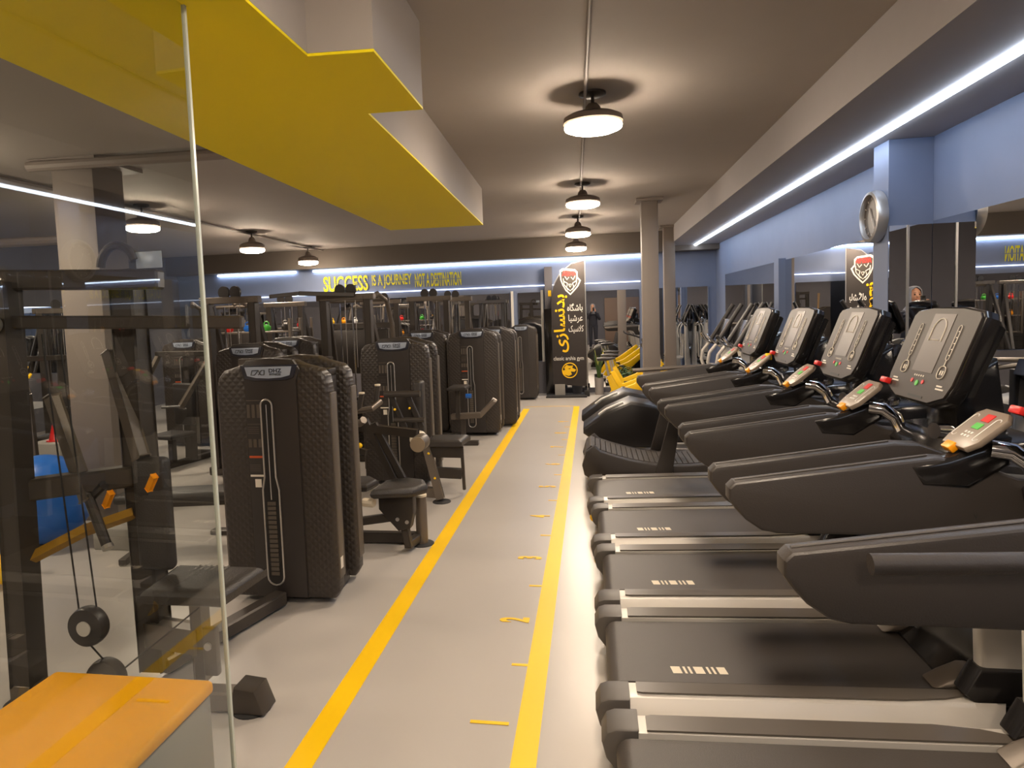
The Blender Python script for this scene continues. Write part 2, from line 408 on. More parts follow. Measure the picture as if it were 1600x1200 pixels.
# slogan
sg = thing('wall_slogan', 'yellow block letter slogan on the blue band of the far wall', 'sign', (0, BACK - .03, 2.45))
def word(s, x0, x1, z0, z1):
    me = text_mesh(s, size=1, extrude=.0, offset=.02, cut=True)
    xs_ = [v.co.x for v in me.vertices]; ys = [v.co.y for v in me.vertices]
    ax0, ax1, ay0, ay1 = min(xs_), max(xs_), min(ys), max(ys)
    for v in me.vertices:
        v.co = Vector((x0 + (v.co.x - ax0) / (ax1 - ax0) * (x1 - x0), -.004 if True else 0, z0 - 2.45 + (v.co.y - ay0) / (ay1 - ay0) * (z1 - z0)))
    me.materials.clear(); me.materials.append(M_sign)
    o = bpy.data.objects.new('word', me); COL.objects.link(o); o.parent = sg
word('SUCCESS', -5.73, -4.72, 2.29, 2.62)
word('IS A JOURNEY', -4.63, -3.75, 2.31, 2.61)
word('NOT A DESTINATION', -3.68, -2.68, 2.31, 2.60)

# ------------------------------------------------------------------ treadmill
def tilt(o, loc, u, flip=1):
    """local x = user's right (-y world), local y = up the panel, local z = out towards the user"""
    u = Vector(u).normalized(); a = Vector((0, -1, 0)); c = a.cross(u)
    o.matrix_local = Matrix(((a.x, u.x, c.x, loc[0]), (a.y, u.y, c.y, loc[1]), (a.z, u.z, c.z, loc[2]), (0, 0, 0, 1)))
def deckz(x): return .225 + .03 * x
def make_treadmill():
    t = thing('treadmill', 'x', 'treadmill')
    # belt
    top = [(x, deckz(x)) for x in (.10, .4, .9, 1.35)]
    prof = arc(.085, deckz(.085) - .055, .055, 250, 92, 8) + top + [(1.35, .12), (.1, .12)]
    obj('running_belt', B().prism(prof, 'y', -.272, .272), M_belt, t, sharp=50)
    bars = B()
    for a, b_ in ((0, .05), (.065, .078), (.092, .105), (.122, .172), (.19, .203), (.217, .230), (.245, .29)):
        x0, x1 = .29 + a * .75, .29 + b_ * .75
        bars.quad((x0, -.15, deckz(x0) + .0015), (x1, -.15, deckz(x1) + .0015), (x1 + .008, -.205, deckz(x1) + .0015), (x0 + .008, -.205, deckz(x0) + .0015))
    obj('belt_marking', bars, M_cream, t, smooth=False)
    for s in (-1, 1):
        def Q(pts): return [(s * y, z) for y, z in pts]
        # side rail: swept section with rounded tail at the head
        b = B(); rows = []
        for x in (.11, .5, .9, 1.2, 1.33, 1.40, 1.43):
            k = max(0, (x - 1.2) / .23) ** 2
            z = deckz(x)
            sec = [(.292, z - .02), (.295, z + .006), (.385, z + .012), (.405 - .02 * k, z + .006 - .03 * k), (.445 - .03 * k, z - .055 - .03 * k), (.45 - .03 * k, z - .075 - .02 * k), (.43, .1), (.292, .1)]
            rows.append([b.bm.verts.new((x, s * y, zz)) for y, zz in sec])
        for i in range(len(rows) - 1):
            for j in range(8): b.bm.faces.new((rows[i][j], rows[i][(j + 1) % 8], rows[i + 1][(j + 1) % 8], rows[i + 1][j]))
        b.bm.faces.new(rows[0]); b.bm.faces.new(rows[-1][::-1])
        obj('side_rail', b, M_satin, t, sharp=30)
        poly = [(.14, s * .302), (.14, s * .382), (.16, s * .388), (1.1, s * .388), (1.24, s * .37), (1.33, s * .34), (1.345, s * .315), (1.33, s * .302)]
        b = B(); vs = []
        for dz in (.0, .006):
            vs.append([b.bm.verts.new((x, y, deckz(x) + .009 + dz + (abs(y) - .295) * .06)) for x, y in poly])
        b.bm.faces.new(vs[0]); b.bm.faces.new(vs[1])
        for i in range(len(poly)): b.bm.faces.new((vs[0][i], vs[0][(i + 1) % 8], vs[1][(i + 1) % 8], vs[1][i]))
        obj('foot_strip', b, M_strip, t, smooth=False)
        # rear end cap
        cap = [(-.005, .13), (-.02, .19), (.0, deckz(0) + .004), (.03, deckz(0) + .016), (.112, deckz(.1) + .016), (.112, .07), (.04, .07)]
        b = B().prism(cap, 'y', s * .292, s * .44, .012)
        obj('end_cap', b, M_cap, t)
        obj('end_plug', B().lathe([(.035, -.004), (.035, .004)], 16, (.035, s * .442, .11), 'y'), M_yprint, t)
        # upright and hood at its base
        up = [(1.36, .30), (1.64, .30), (1.60, 1.08), (1.33, 1.08)]
        obj('upright', B().prism(up, 'y', s * .30, s * .365, .02, 3), M_satin, t)
        obj('upright_boot', B().prism([(1.34, .26), (1.30, .30), (1.35, .40), (1.65, .40), (1.68, .26)], 'y', s * .285, s * .385, .015), M_gloss, t)
        obj('base_hood', B().prism([(1.24, .268), (1.29, .30), (1.36, .335), (1.40, .335), (1.40, .262)], 'y', s * .17, s * .292, .02, 3), M_frameL, t)
        # handrail
        rail = [(.425, 1.08), (.425, 1.12), (.445, 1.14), (1.06, 1.225), (1.14, 1.222), (1.30, 1.16), (1.62, 1.13), (1.62, .82), (1.42, .82), (1.34, .94), (1.26, .965), (.58, .965), (.53, .975), (.48, 1.01), (.445, 1.05)]
        obj('handrail', B().prism(rail, 'y', s * .30, s * .38, .014, 3), M_rail, t, sharp=28)
        obj('rail_seam', B().tube([(.45, s * .34, 1.142), (1.05, s * .34, 1.2265)], .004, 6), M_cap, t)
        b = B().tube([(1.22, s * .30, 1.255), (1.27, s * .28, 1.25), (1.315, s * .268, 1.215), (1.34, s * .265, 1.16), (1.35, s * .265, 1.09), (1.35, s * .265, 1.03)], .029, 14)
        obj('pulse_grip', b, M_chrome, t)
    # motor cover
    mc = [(1.30, deckz(1.3) - .02), (1.30, deckz(1.3) + .012), (1.38, .33), (1.52, .385), (1.8, .40), (1.93, .33), (1.95, .08), (1.30, .08)]
    obj('motor_cover', B().prism(mc, 'y', -.29, .29, .02, 3), M_gloss, t)
    obj('base_frame', B().box(.2, -.38, .04, 1.85, .38, .11, .01).box(.22, -.40, 0, .3, -.3, .05).box(.22, .3, 0, .3, .4, .05).box(1.7, -.4, 0, 1.8, -.3, .05).box(1.7, .3, 0, 1.8, .4, .05), M_dark, t)
    # cross bar with cup holders
    cb = obj('cross_tray', B().prism([(1.32, 1.03), (1.30, 1.13), (1.36, 1.2), (1.6, 1.22), (1.64, 1.1), (1.5, 1.0)], 'y', -.302, .302, .02), M_gloss, t)
    for s in (-1, 1):
        obj('cup_holder', B().lathe([(.05, 1.17), (.055, 1.226), (.045, 1.226), (.042, 1.19)], 20, (1.47, s * .17, 0)), M_chrome, cb)
    obj('console_neck', B().prism([(1.38, 1.18), (1.36, 1.42), (1.52, 1.5), (1.56, 1.2)], 'y', -.13, .13, .02), M_gloss, t)
    # console
    e = obj('console', B().prism([(-.25, -.02), (-.15, -.055), (.15, -.055), (.25, -.02), (.275, .04), (.275, .31), (.25, .335), (.12, .35), (-.12, .35), (-.25, .335), (-.275, .31), (-.275, .04)], 'z', -.06, 0, .012)
            .prism([(-.22, .02), (.22, .02), (.23, .30), (-.23, .30)], 'z', -.11, -.055, .02), M_gloss, t)
    tilt(e, (1.285, 0, 1.375), (.12, 0, .31))
    f = obj('console_face', B().prism([(-.24, -.012), (-.14, -.045), (.14, -.045), (.24, -.012), (.262, .04), (.262, .305), (.24, .325), (.12, .338), (-.12, .338), (-.24, .325), (-.262, .305), (-.262, .04)], 'z', .001, .006), M_face, e)
    obj('display', B().box(-.085, .07, .006, .085, .315, .0075), M_disp, e, smooth=False)
    ic = B()
    z = .0085
    ic.tube([(-.05, .2, z)] + [(x, y, z) for x, y in arc(0, .245, .05, 180, 0, 10)] + [(.05, .2, z)], .0022, 5)
    ic.tube([(-.03, .205, z), (.03, .205, z)], .0022, 4)
    for s in (-1, 1):
        x = s * .155
        ic.tube([(x + px_, py_, z) for px_, py_ in rrect(-.026, .055, .026, .105, .018, 3)] + [(x + .026, .087, z)], .0022, 4)
        ic.tube([(x, .105, z), (x, .13, z)], .002, 4)
        ic.tube([(x + px_, py_, z) for px_, py_ in rrect(-.011, .13, .011, .27, .01, 3)] + [(x + .011, .26, z)], .0016, 4)
        for k in range(5): ic.box(x - .004, .148 + k * .024, z - .002, x + .004, .152 + k * .024, z - .0008)
        ic.box(x - .012, .07, z - .002, x - .004, .088, z - .0008); ic.box(x + .004, .07, z - .002, x + .012, .088, z - .0008)
        ic.box(s * .19 - .03, .012, z - .0022, s * .19 + .03, .018, z - .0012); ic.box(s * .19 - .03, .024, z - .0022, s * .19 + .012, .03, z - .0012)
    for k in range(5): ic.box(-.045 + k * .018, .05, z - .0022, -.037 + k * .018, .057, z - .0012)
    obj('printed_icons', ic, M_print, e, smooth=False)
    obj('start_button', B().lathe([(.012, .006), (.012, .0085)], 14, (0, .022, 0)), M_green, e)
    for s in (-1, 1): obj('side_button', B().lathe([(.009, .006), (.009, .0085)], 12, (s * .045, .03, 0)), M_red, e)
    obj('media_slot', B().box(-.03, -.035, .006, .09, -.026, .0075), M_cord, e)
    obj('safety_clip', B().box(-.285, -.01, -.004, -.225, .016, .03, .006), M_red, e)
    # keypad arm on the user's left rail (far side)
    obj('keypad_arm', B().prism([(.98, 1.20), (1.02, 1.13), (1.16, 1.12), (1.28, 1.20), (1.285, 1.29), (1.20, 1.262), (1.1, 1.225)], 'y', .295, .375, .02, 3), M_gloss, t)
    k = obj('keypad', B().prism([(-.06, -.07), (.05, -.07), (.072, -.04), (.072, .05), (.05, .07), (-.05, .07), (-.07, .05), (-.07, -.04)], 'z', 0, .022, .005), M_key, t)
    tilt(k, (1.205, .335, 1.30), (.62, 0, .52)); k.scale = (1.25, 1.2, 1)
    obj('stop_key', B().box(-.012, .025, .022, .022, .052, .0245), M_red, k); obj('start_key', B().box(-.014, -.004, .022, .018, .017, .0245), M_green, k)
    kb = B()
    for i in range(3):
        for j in range(2): kb.box(-.018 + i * .014, -.035 + j * .013, .022, -.010 + i * .014, -.028 + j * .013, .0235)
    for s in (-1, 1): kb.tube([(s * .05 + a, b_, .0225) for a, b_ in rrect(-.01, -.04, .01, .045, .008, 2)], .0014, 4)
    obj('key_print', kb, M_white, k, smooth=False)
    c = obj('safety_clip', B().box(-.034, -.088, .002, .008, -.062, .028, .004), M_orange, k)
    obj('safety_cord', B().tube([(1.14, .32, 1.22), (1.15, .31, 1.12), (1.18, .30, 1.03), (1.2, .31, 1.11), (1.2, .33, 1.2)], .003, 5), M_cord, t)
    return t
tm = make_treadmill()
tg = 'treadmills in a row facing the right wall'
tl = ['nearest treadmill, cut off by the bottom right of the picture', 'second nearest treadmill, its large console fully visible with red clip',
      'third treadmill from the front, red safety clip on its console', 'treadmill in fourth place, yellow and red tag hanging at its console', 'farthest flat-belt treadmill, next to the curved slat treadmill']
for i in range(5):
    o = tm if i == 0 else dup(tm)
    o.location = ([0.02, 0, 0, -.02, -.05][i], 2.11 + .927 * i, 0); o['label'] = tl[i]; o['group'] = tg
t6 = dup(tm, (0.03, 1.13, 0), label='treadmill just below the picture, only its grip tube shows'); t6['group'] = tg
for ch in list(t6.children):
    if ch.name.startswith(('rail_seam', 'handrail', 'console', 'keypad', 'pulse', 'safety', 'cross_tray', 'upright')): drop(ch)
obj('grip_tube', B().tube([(.56, .47, 1.165), (1.6, .47, 1.2)], .024, 16), M_rail, t6)
obj('grip_post', B().beam((1.6, .40, .25), (1.6, .46, 1.2), .05, .05), M_satin, t6)
fourth = [o for o in bpy.data.objects if o.get('label') == tl[3]][0]
obj('hanging_tag', B().box(1.24, .285, 1.33, 1.275, .34, 1.375, .005), M_yprint, fourth)['label'] = 'yellow tag beside red clip'

# ------------------------------------------------------------------ curved slat treadmill
def curved():
    t = thing('curved_treadmill', 'black curved treadmill with slatted belt behind the flat ones', 'treadmill', (-.1, 6.82, 0))
    cz = lambda x: .27 + .20 * ((x - .85) / .85) ** 2
    xs_ = [i * .05 for i in range(1, 33)]
    side = [(0, .18), (-.02, .27), (.02, .40), (.10, .455)] + [(x, cz(x) + .0) for x in xs_ if x > .12] + [(1.75, .3), (1.75, .1), (1.2, .08), (.5, .1), (.12, .1)]
    for s in (-1, 1): obj('side_cover', B().prism(side, 'y', s * .26, s * .36, .015), M_black, t)
    b = B()
    for i in range(-2, 31):
        x = .05 * i + .03
        if i < 1:
            a = math.radians(100 + (1 - i) * 28); c = (.1 + .09 * math.cos(a), cz(.1) - .10 + .11 * math.sin(a)); ang = a - PI / 2
        else: c = (x, cz(x) - .005); ang = math.atan((cz(x + .02) - cz(x)) / .02)
        d = Vector((math.cos(ang), 0, math.sin(ang))) * .0225
        b.beam(Vector((c[0], -.262, c[1])), Vector((c[0], .262, c[1])), .045, .018, .003, up=Vector((-d.z, 0, d.x)))
    sl = obj('slat_belt', b, M_belt, t, smooth=False)
    for s in (-1, 1):
        obj('upright', B().prism([(.62, .12), (.78, .12), (.92, .95), (.84, .95)], 'y', s * .34, s * .39, .01), M_rail, t)
        obj('handrail', B().tube([(.50, s * .365, 1.09), (.9, s * .365, 1.11), (1.5, s * .365, 1.13), (1.7, s * .36, 1.1), (1.72, s * .35, .3)], .022, 10), M_frameL, t)
    obj('floor_base', B().box(.2, -.3, 0, .4, .3, .12, .01).box(1.3, -.3, 0, 1.5, .3, .12, .01), M_dark, t)
    obj('front_bar', B().tube([(1.6, -.36, 1.12), (1.6, .36, 1.12)], .025), M_frameL, t)
    obj('monitor', B().box(1.58, -.13, 1.15, 1.62, .13, 1.36, .012), M_gloss, t)
    return t
curved()

# ------------------------------------------------------------------ ellipticals with wedge housings
def elliptical(loc, label):
    t = thing('elliptical_trainer', label, 'elliptical', loc, 0, 'elliptical trainers')
    h = [(0, .36), (.0, .42), (.25, .60), (.52, .715), (.78, .66), (.86, .60), (.86, .2), (.22, .2)]
    obj('rear_housing', B().prism(h, 'y', -.27, .27, .035, 3), M_house, t)
    ed = B().prism([(.255, .612), (.5, .722), (.52, .722), (.52, .71), (.26, .60)], 'y', -.265, -.24)
    s_ = B(); 
    def on(x): return .42 + (x) * (.18 / .25) if x < .25 else .60 + (x - .25) * (.115 / .27)
    p0, p1 = (.17, on(.17) + .012), (.44, on(.44) + .012)
    pts = [(p0[0], -.16, p0[1]), (p1[0], -.16, p1[1])]
    s_.beam(pts[0], (.25, -.16, on(.25) + .014), .06, .02, .004).beam((.25, -.16, on(.25) + .014), pts[1], .06, .02, .004)
    obj('light_insert', s_, M_white, t)
    obj('side_panel', B().box(.862, -.26, .2, .88, .26, .62, .005), M_cap, t)
    obj('base_frame', B().box(.1, -.06, .04, 2.0, .06, .12, .01).box(.25, -.3, 0, .35, .3, .06, .01).box(1.85, -.3, 0, 1.95, .3, .06, .01).box(.3, -.05, .1, .5, .05, .25), M_dark, t)
    for s in (-1, 1):
        obj('pedal_arm', B().beam((.7, s * .17, .33), (1.6, s * .17, .42), .05, .05).tube([(1.6, s * .17, .42), (1.62, s * .2, 1.0)], .03), M_satin, t)
        obj('pedal', B().box(1.0, s * .17 - .08, .40, 1.35, s * .17 + .08, .44, .015), M_black, t)
        obj('moving_handle', B().tube([(1.55, s * .24, .9), (1.5, s * .25, 1.05), (1.52, s * .25, 1.16), (1.6, s * .25, 1.26)], .02), M_satin, t)
        obj('grip', B().tube([(1.6, s * .25, 1.26), (1.89, s * .25, 1.72)], .026), M_black, t)
        obj('fixed_handle', B().tube([(1.75, s * .08, 1.2), (1.65, s * .2, 1.25), (1.55, s * .22, 1.3), (1.5, s * .2, 1.38)], .018), M_chrome, t)
    obj('mast', B().prism([(1.7, .1), (1.9, .1), (1.8, 1.3), (1.7, 1.3)], 'y', -.06, .06, .02), M_satin, t)
    obj('console', B().prism([(1.66, 1.3), (1.76, 1.55), (1.8, 1.54), (1.74, 1.28)], 'y', -.2, .2, .01), M_gloss, t)
    return t
e1 = elliptical((-.12, 7.9, 0), 'elliptical trainer right behind the curved slat treadmill')
for y, l in ((8.8, 'middle elliptical trainer with black angled grips'), (9.75, 'elliptical trainer beside the foot of the near column'), (10.7, 'farthest elliptical trainer by the yellow bikes')):
    o = dup(e1, (-.15, y, 0), label=l)
    if y > 9: o.location.x = 1.02 + (.12 if y > 10 else 0); o.scale = (.68, 1, 1)

# ------------------------------------------------------------------ spin bikes
def bike(loc, label):
    t = thing('spin_bike', label, 'exercise bike', loc, 0, 'yellow spin bikes')
    f = B().prism([(.0, .62), (.07, .66), (.2, .42), (.42, .50), (.85, .80), (.9, .74), (.5, .38), (.62, .12), (.54, .08), (.36, .32), (.18, .30), (.02, .1), (-.06, .14), (.08, .36)], 'y', -.035, .035, .012)
    obj('frame', f, M_tape, t)
    obj('flywheel', B().lathe([(.0, -.03), (.22, -.03), (.23, -.02), (.23, .02), (.22, .03), (.0, .03)], 28, (.78, 0, .34), 'y'), M_gloss, t)
    obj('wheel_guard', B().prism(arc(.78, .34, .25, 20, 160, 12) + arc(.78, .34, .30, 160, 20, 12), 'y', -.045, .045), M_tape, t)
    obj('seat_post', B().beam((.05, 0, .55), (-.02, 0, .88), .035, .035), M_silver, t)
    obj('saddle', B().prism([(-.14, .88), (-.16, .93), (-.05, .945), (.14, .93), (.14, .91), (0, .885)], 'y', -.07, .07, .025, 3), M_black, t)
    obj('handlebar_post', B().beam((.84, 0, .74), (.80, 0, 1.02), .035, .035), M_silver, t)
    hb = B()
    for s in (-1, 1): hb.tube([(.80, s * .02, 1.02), (.78, s * .17, 1.02), (.66, s * .18, 1.05), (.56, s * .16, 1.10), (.56, s * .12, 1.13)], .016)
    obj('handlebar', hb, M_black, t)
    obj('crank', B().lathe([(.09, -.05), (.09, -.03)], 20, (.40, 0, .32), 'y').beam((.40, -.08, .32), (.52, -.08, .22), .02, .03).beam((.40, .08, .32), (.28, .08, .42), .02, .03).box(.47, -.2, .20, .57, -.09, .23).box(.23, .09, .41, .33, .2, .44), M_dark, t)
    obj('foot_bar', B().box(-.08, -.26, 0, -.0, .26, .08, .02).box(.86, -.26, 0, .94, .26, .08, .02), M_black, t)
    return t
b1 = bike((.22, 11.3, 0), 'yellow spin bike nearest the dark elliptical housings')
for x, y, l in ((.30, 12.1, 'yellow spin bike in the middle of three'), (.35, 13.0, 'yellow spin bike nearest the far mirror and plants')): dup(b1, (x, y, 0), label=l)

# ------------------------------------------------------------------ weight-stack towers
def make_tower():
    t = thing('weight_stack_tower', 'x', 'gym machine')
    W = .36; Ht = 1.50
    def outline(dy=0):
        return [(-W, .09), (-W, 1.30)] + [(-W + .012, 1.40), (-W + .05, 1.445), (-.2, 1.475), (-.15, Ht), (.0, Ht + .012), (.15, Ht), (.2, 1.475), (W - .05, 1.445), (W - .012, 1.40)] + [(W, 1.30), (W, .09), (W - .03, .04), (-W + .03, .04)]
    for nm, y0, y1 in (('front_shroud', 0, .12), ('rear_shroud', .36, .48)):
        b = B().prism(outline(), 'y', y0, y1, .03, 3)
        f = obj(nm, b, M_quilt, t, sharp=50)
        ya, yb = (y0 - .012, y0 + .02) if y0 == 0 else (y1 - .02, y1 + .012)
        obj('edge_band', B().box(W - .012, y0 + .022, .16, W + .008, y1 - .005, 1.30, .008), M_edge, f)
        obj('edge_band', B().box(-W - .008, y0 + .022, .16, -W + .012, y1 - .005, 1.30, .008), M_edge, f)
    fs = t.children[0]
    P = [(-.165, .05), (-.165, 1.38), (-.19, 1.45), (-.15, 1.505), (0, 1.518), (.15, 1.505), (.19, 1.45), (.165, 1.38), (.165, .05)]
    cp = obj('centre_panel', B().prism(P, 'y', -.014, .02, .008), M_black, t)
    slot = [(-.035 + .0, .30)]
    xs0 = -.03
    ring = [(xs0 + a, b_) for a, b_ in arc(0, 1.235, .036, 180, 0, 8)] + [(xs0 + .036, .80), (xs0 + .052, .72), (xs0 + .052, .18)] + [(xs0 + a, b_) for a, b_ in arc(0, .18, .052, 0, -180, 8)] + [(xs0 - .052, .72), (xs0 - .036, .80)]
    obj('slot', B().prism(ring, 'y', -.018, -.012), M_cord, cp, smooth=False)
    r = B(); r.tube([(x, -.018, z) for x, z in ring] + [(ring[0][0], -.018, ring[0][1]), (ring[1][0], -.018, ring[1][1])], .0055, 8)
    obj('slot_trim', r, M_silver, cp)
    st = B()
    for k in range(16): st.box(xs0 - .026, -.024, .19 + k * .029, xs0 + .026, -.016, .19 + k * .029 + .022)
    obj('weight_stack', st, M_edge, cp, smooth=False)
    obj('guide_cable', B().tube([(xs0, -.02, .66), (xs0, -.02, 1.24)], .003, 6), M_silver, cp)
    lb = B()
    for k, (z, h, w0) in enumerate([(1.262, .006, .09), (1.16, .08, .02), (1.12, .003, .09), (1.10, .003, .07), (1.088, .003, .07), (1.076, .003, .07), (1.064, .003, .07), (.98, .05, .015), (.87, .003, .07), (.858, .003, .07), (.846, .003, .07), (.834, .003, .07)]):
        if w0 < .03:
            for q in range(3): lb.box(-.158 + q * .032, -.0155, z, -.138 + q * .032, -.014, z + h)
        else: lb.box(-.158, -.0155, z, -.158 + w0, -.014, z + h)
    obj('instruction_print', lb, M_edge, cp, smooth=False)
    obj('orange_stripe', B().box(-.158, -.016, .915, -.068, -.014, .928), mat('rust_print', srgb(196, 86, 44), .5), cp, smooth=False)
    obj('white_stripe', B().box(-.158, -.016, .80, -.068, -.014, .812), M_print, cp, smooth=False)
    obj('sticker', B().box(-.13, -.016, .735, -.09, -.014, .785), M_print, cp, smooth=False)
    obj('edge_sticker', B().box(W + .008, .035, .22, W + .0095, .075, .29), M_print, t, smooth=False)
    pq = obj('plaque_surround', B().prism([(-.18, 1.478), (-.155, 1.40), (-.1, 1.385), (.1, 1.385), (.155, 1.40), (.18, 1.478)], 'y', -.026, -.01, .004), M_plaqueb, t)
    obj('name_plate', B().prism([(-.15, 1.468), (-.135, 1.415), (-.08, 1.402), (0, 1.398), (.08, 1.402), (.135, 1.415), (.15, 1.468)], 'y', -.029, -.024, .002), M_plaque, pq)
    text('plate_lettering', 'DHZ', M_ink, pq, (.045, -.031, 1.443), size=.032, sx=1.2, extrude=.0008, offset=.0006)
    text('plate_lettering', 'FITNESS', M_ink, pq, (.045, -.031, 1.421), size=.018, sx=1.15, extrude=.0008, offset=.0003)
    g = B(); g.tube([(-.06, -.031, 1.447), (-.1, -.031, 1.447), (-.108, -.031, 1.42), (-.085, -.031, 1.42), (-.06, -.031, 1.447), (-.045, -.031, 1.42), (-.025, -.031, 1.42), (-.022, -.031, 1.447), (-.04, -.031, 1.447), (-.06, -.031, 1.42)], .0028, 6)
    obj('plate_emblem', g, M_ink, pq)
    obj('inner_frame', B().box(-.3, .12, .03, .3, .36, .10, .005).box(-.3, .18, .1, -.26, .30, 1.4, .005).box(.26, .18, .1, .3, .30, 1.4, .005).box(-.3, .18, 1.38, .3, .30, 1.43, .005), M_dark, t)
    pl = B()
    for k in range(16): pl.box(-.16, .17, .12 + k * .034, .16, .31, .12 + k * .034 + .03, .003)
    pl.tube([(-.1, .24, .6), (-.1, .24, 1.39)], .009, 8).tube([(.1, .24, .6), (.1, .24, 1.39)], .009, 8)
    obj('plate_pile', pl, M_dark, t, smooth=False)
    return t
tw = make_tower()
tws = [(-1.905, 3.86, 'large black weight machine tower nearest the glass, blue-tinted name plate'),
       (-1.985, 6.75, 'black weight machine tower in mid row behind the padded seats'),
       (-1.655, 9.5, 'black weight machine tower third along the aisle'),
       (-1.50, 10.25, 'black weight machine tower at the end of the aisle row'),
       (-3.45, 6.5, 'weight machine tower just behind the glass-side tower, warm cream name plate'),
       (-3.80, 8.2, 'weight machine tower in second row between upright frames'),
       (-5.60, 8.8, 'weight machine tower seen through the glass partition'),
       (-2.42, 9.7, 'weight machine tower deep in the second row under the slogan'),
       (-1.35, 13.3, 'weight machine tower against the far wall left of the banner')]
for i, (x, y, l) in enumerate(tws):
    o = tw if i == 0 else dup(tw)
    o.location = (x, y, 0); o['label'] = l; o['group'] = 'weight stack towers'
tw9 = o; o.scale = (.8, .8, .97)

# ------------------------------------------------------------------ helpers for stations
def pad(x0, y0, x1, y1, z, h=.075, taper=.0, r=.05):
    return B().prism([(x0 + taper, y0), (x1 - taper, y0), (x1, y1), (x0, y1)], 'z', z, z + h, r, 4)
def foot(b, x, y, r=.075): return b.lathe([(r, 0), (r, .006), (r * .9, .012), (r * .3, .014)], 24, (x, y, 0))

# station A: seated cable station in front of the first tower (behind glass)
A = thing('seated_cable_station', 'dark steel seated cable station behind the glass partition', 'gym machine', (-2.1, 2.8, 0))
def rel(b, name, m, p=None, **k):
    for v in b.bm.verts: v.co -= Vector((-2.1, 2.8, 0))
    return obj(name, b, m, p or A, **k)
rel(B().beam((-2.72, 2.72, .055), (-1.52, 2.76, .055), .09, .09, .01), 'base_beam', M_frameL)
for x, y in ((-2.66, 2.70), (-1.55, 2.77)): rel(foot(B(), x, y, .085), 'foot_disc', M_rubber)
rel(B().prism([(-1.62, .012), (-1.46, .012), (-1.50, .12), (-1.60, .13)], 'y', 2.70, 2.83, .01), 'beam_end', M_frame)
rel(B().beam((-2.645, 2.72, .09), (-2.60, 2.72, 1.95), .105, .09, .01), 'upright', M_frame)
rel(B().beam((-2.16, 2.98, .06), (-2.20, 3.02, 2.0), .11, .10, .01), 'upright', M_frame)
rel(B().beam((-2.66, 2.74, 1.97), (-1.95, 2.92, 1.95), .1, .09, .01).beam((-2.62, 2.72, 1.78), (-1.6, 3.0, 1.74), .07, .06, .008), 'top_beam', M_frame)
rel(B().beam((-2.14, 2.98, .06), (-1.9, 3.83, .06), .09, .08, .01), 'long_base_beam', M_frame)
rel(B().beam((-2.62, 2.76, 1.0), (-2.2, 2.98, 1.02), .09, .10, .01), 'cross_member', M_frame)
rel(B().beam((-2.57, 2.92, 1.42), (-2.37, 2.86, .93), .05, .05, .008).beam((-2.30, 3.0, 1.62), (-2.12, 2.92, 1.12), .055, .055, .008), 'swing_arm', M_frameL)
rel(B().tube([(-2.37, 2.86, .95), (-2.24, 2.80, .72)], .024).tube([(-2.37, 2.88, .93), (-2.28, 2.86, 1.0)], .022), 'handle', M_rail)
rel(B().tube([(-2.245, 2.805, .73), (-2.235, 2.80, .715)], .027), 'handle_cap', M_silver)
bp = B().box(-2.17, 2.90, .57, -1.99, 2.97, 1.12, .03, 3); rel(bp, 'back_pad', M_pad)
sp = rel(pad(-2.08, 2.72, -1.60, 3.08, .47, .085, .03, .06), 'seat_pad', M_pad)
ss = B()
for k in range(6): ss.quad(*[Vector(p) - Vector((0, 0, 0)) for p in ((-1.93 + k * .03, 2.98, .557), (-1.917 + k * .03, 2.98, .557), (-1.917 + k * .03, 3.04, .557), (-1.93 + k * .03, 3.04, .557))])
for v in ss.bm.verts: v.co -= Vector((-2.1, 2.8, 0))
obj('pad_stitching', ss, M_cap, sp, smooth=False)
rel(B().beam((-1.86, 2.9, .06), (-1.86, 2.9, .47), .06, .06, .006).beam((-2.15, 2.95, .25), (-1.86, 2.9, .25), .09, .10, .01), 'seat_post', M_frameL)
rel(B().box(-1.82, 2.84, .10, -1.75, 2.88, .33, .01), 'adjuster_plate', M_frameL)
rel(B().lathe([(.018, -.006), (.018, .006)], 14, (-1.785, 2.83, .25), 'y'), 'adjuster_knob', M_silver)
for x, y, z in ((-2.27, 2.68, .40), (-2.20, 2.68, .16)):
    w = rel(B().lathe([(.02, -.03), (.085, -.028), (.09, -.01), (.09, .01), (.085, .028), (.02, .03)], 28, (x, y, z), 'y'), 'pulley', M_black)
    rel(B().lathe([(.034, -.003), (.034, .003)], 20, (x, y - .034, z), 'y'), 'pulley_hub', M_satin, w).matrix_parent_inverse = Matrix()
for a in (((-2.27, 2.68, .31), (-2.205, 2.68, .24)), ((-2.12, 2.70, .20), (-1.80, 2.9, .45)), ((-2.33, 2.70, .45), (-2.42, 2.72, 1.72)), ((-2.24, 2.70, .48), (-2.36, 2.75, 1.72))):
    rel(B().tube(a, .004, 6), 'cable', M_cord)
rel(B().tube([(-2.66, 2.7, .65), (-2.40, 2.86, .78), (-2.2, 2.95, .84)], .03, 4), 'yellow_linkage', mat('dull_yellow_steel', srgb(176, 132, 40), .5))
for z, x in ((.90, -2.28), (.98, -2.05)): rel(B().beam((x, 2.86, z), (x + .05, 2.84, z + .07), .022, .022, .004), 'yellow_lever', M_orange)
rel(B().lathe([(.018, -.01), (.034, -.01), (.034, .01), (.018, .01)], 20, (-2.6, 2.66, 1.77), 'y'), 'pivot_ring', M_silver)
tag(obj('notice_card', B().box(-2.03, 2.86, 2.0, -1.90, 2.864, 2.075, .002), M_plaque), 'small blank pale card on top of the cable station frame', 'card')
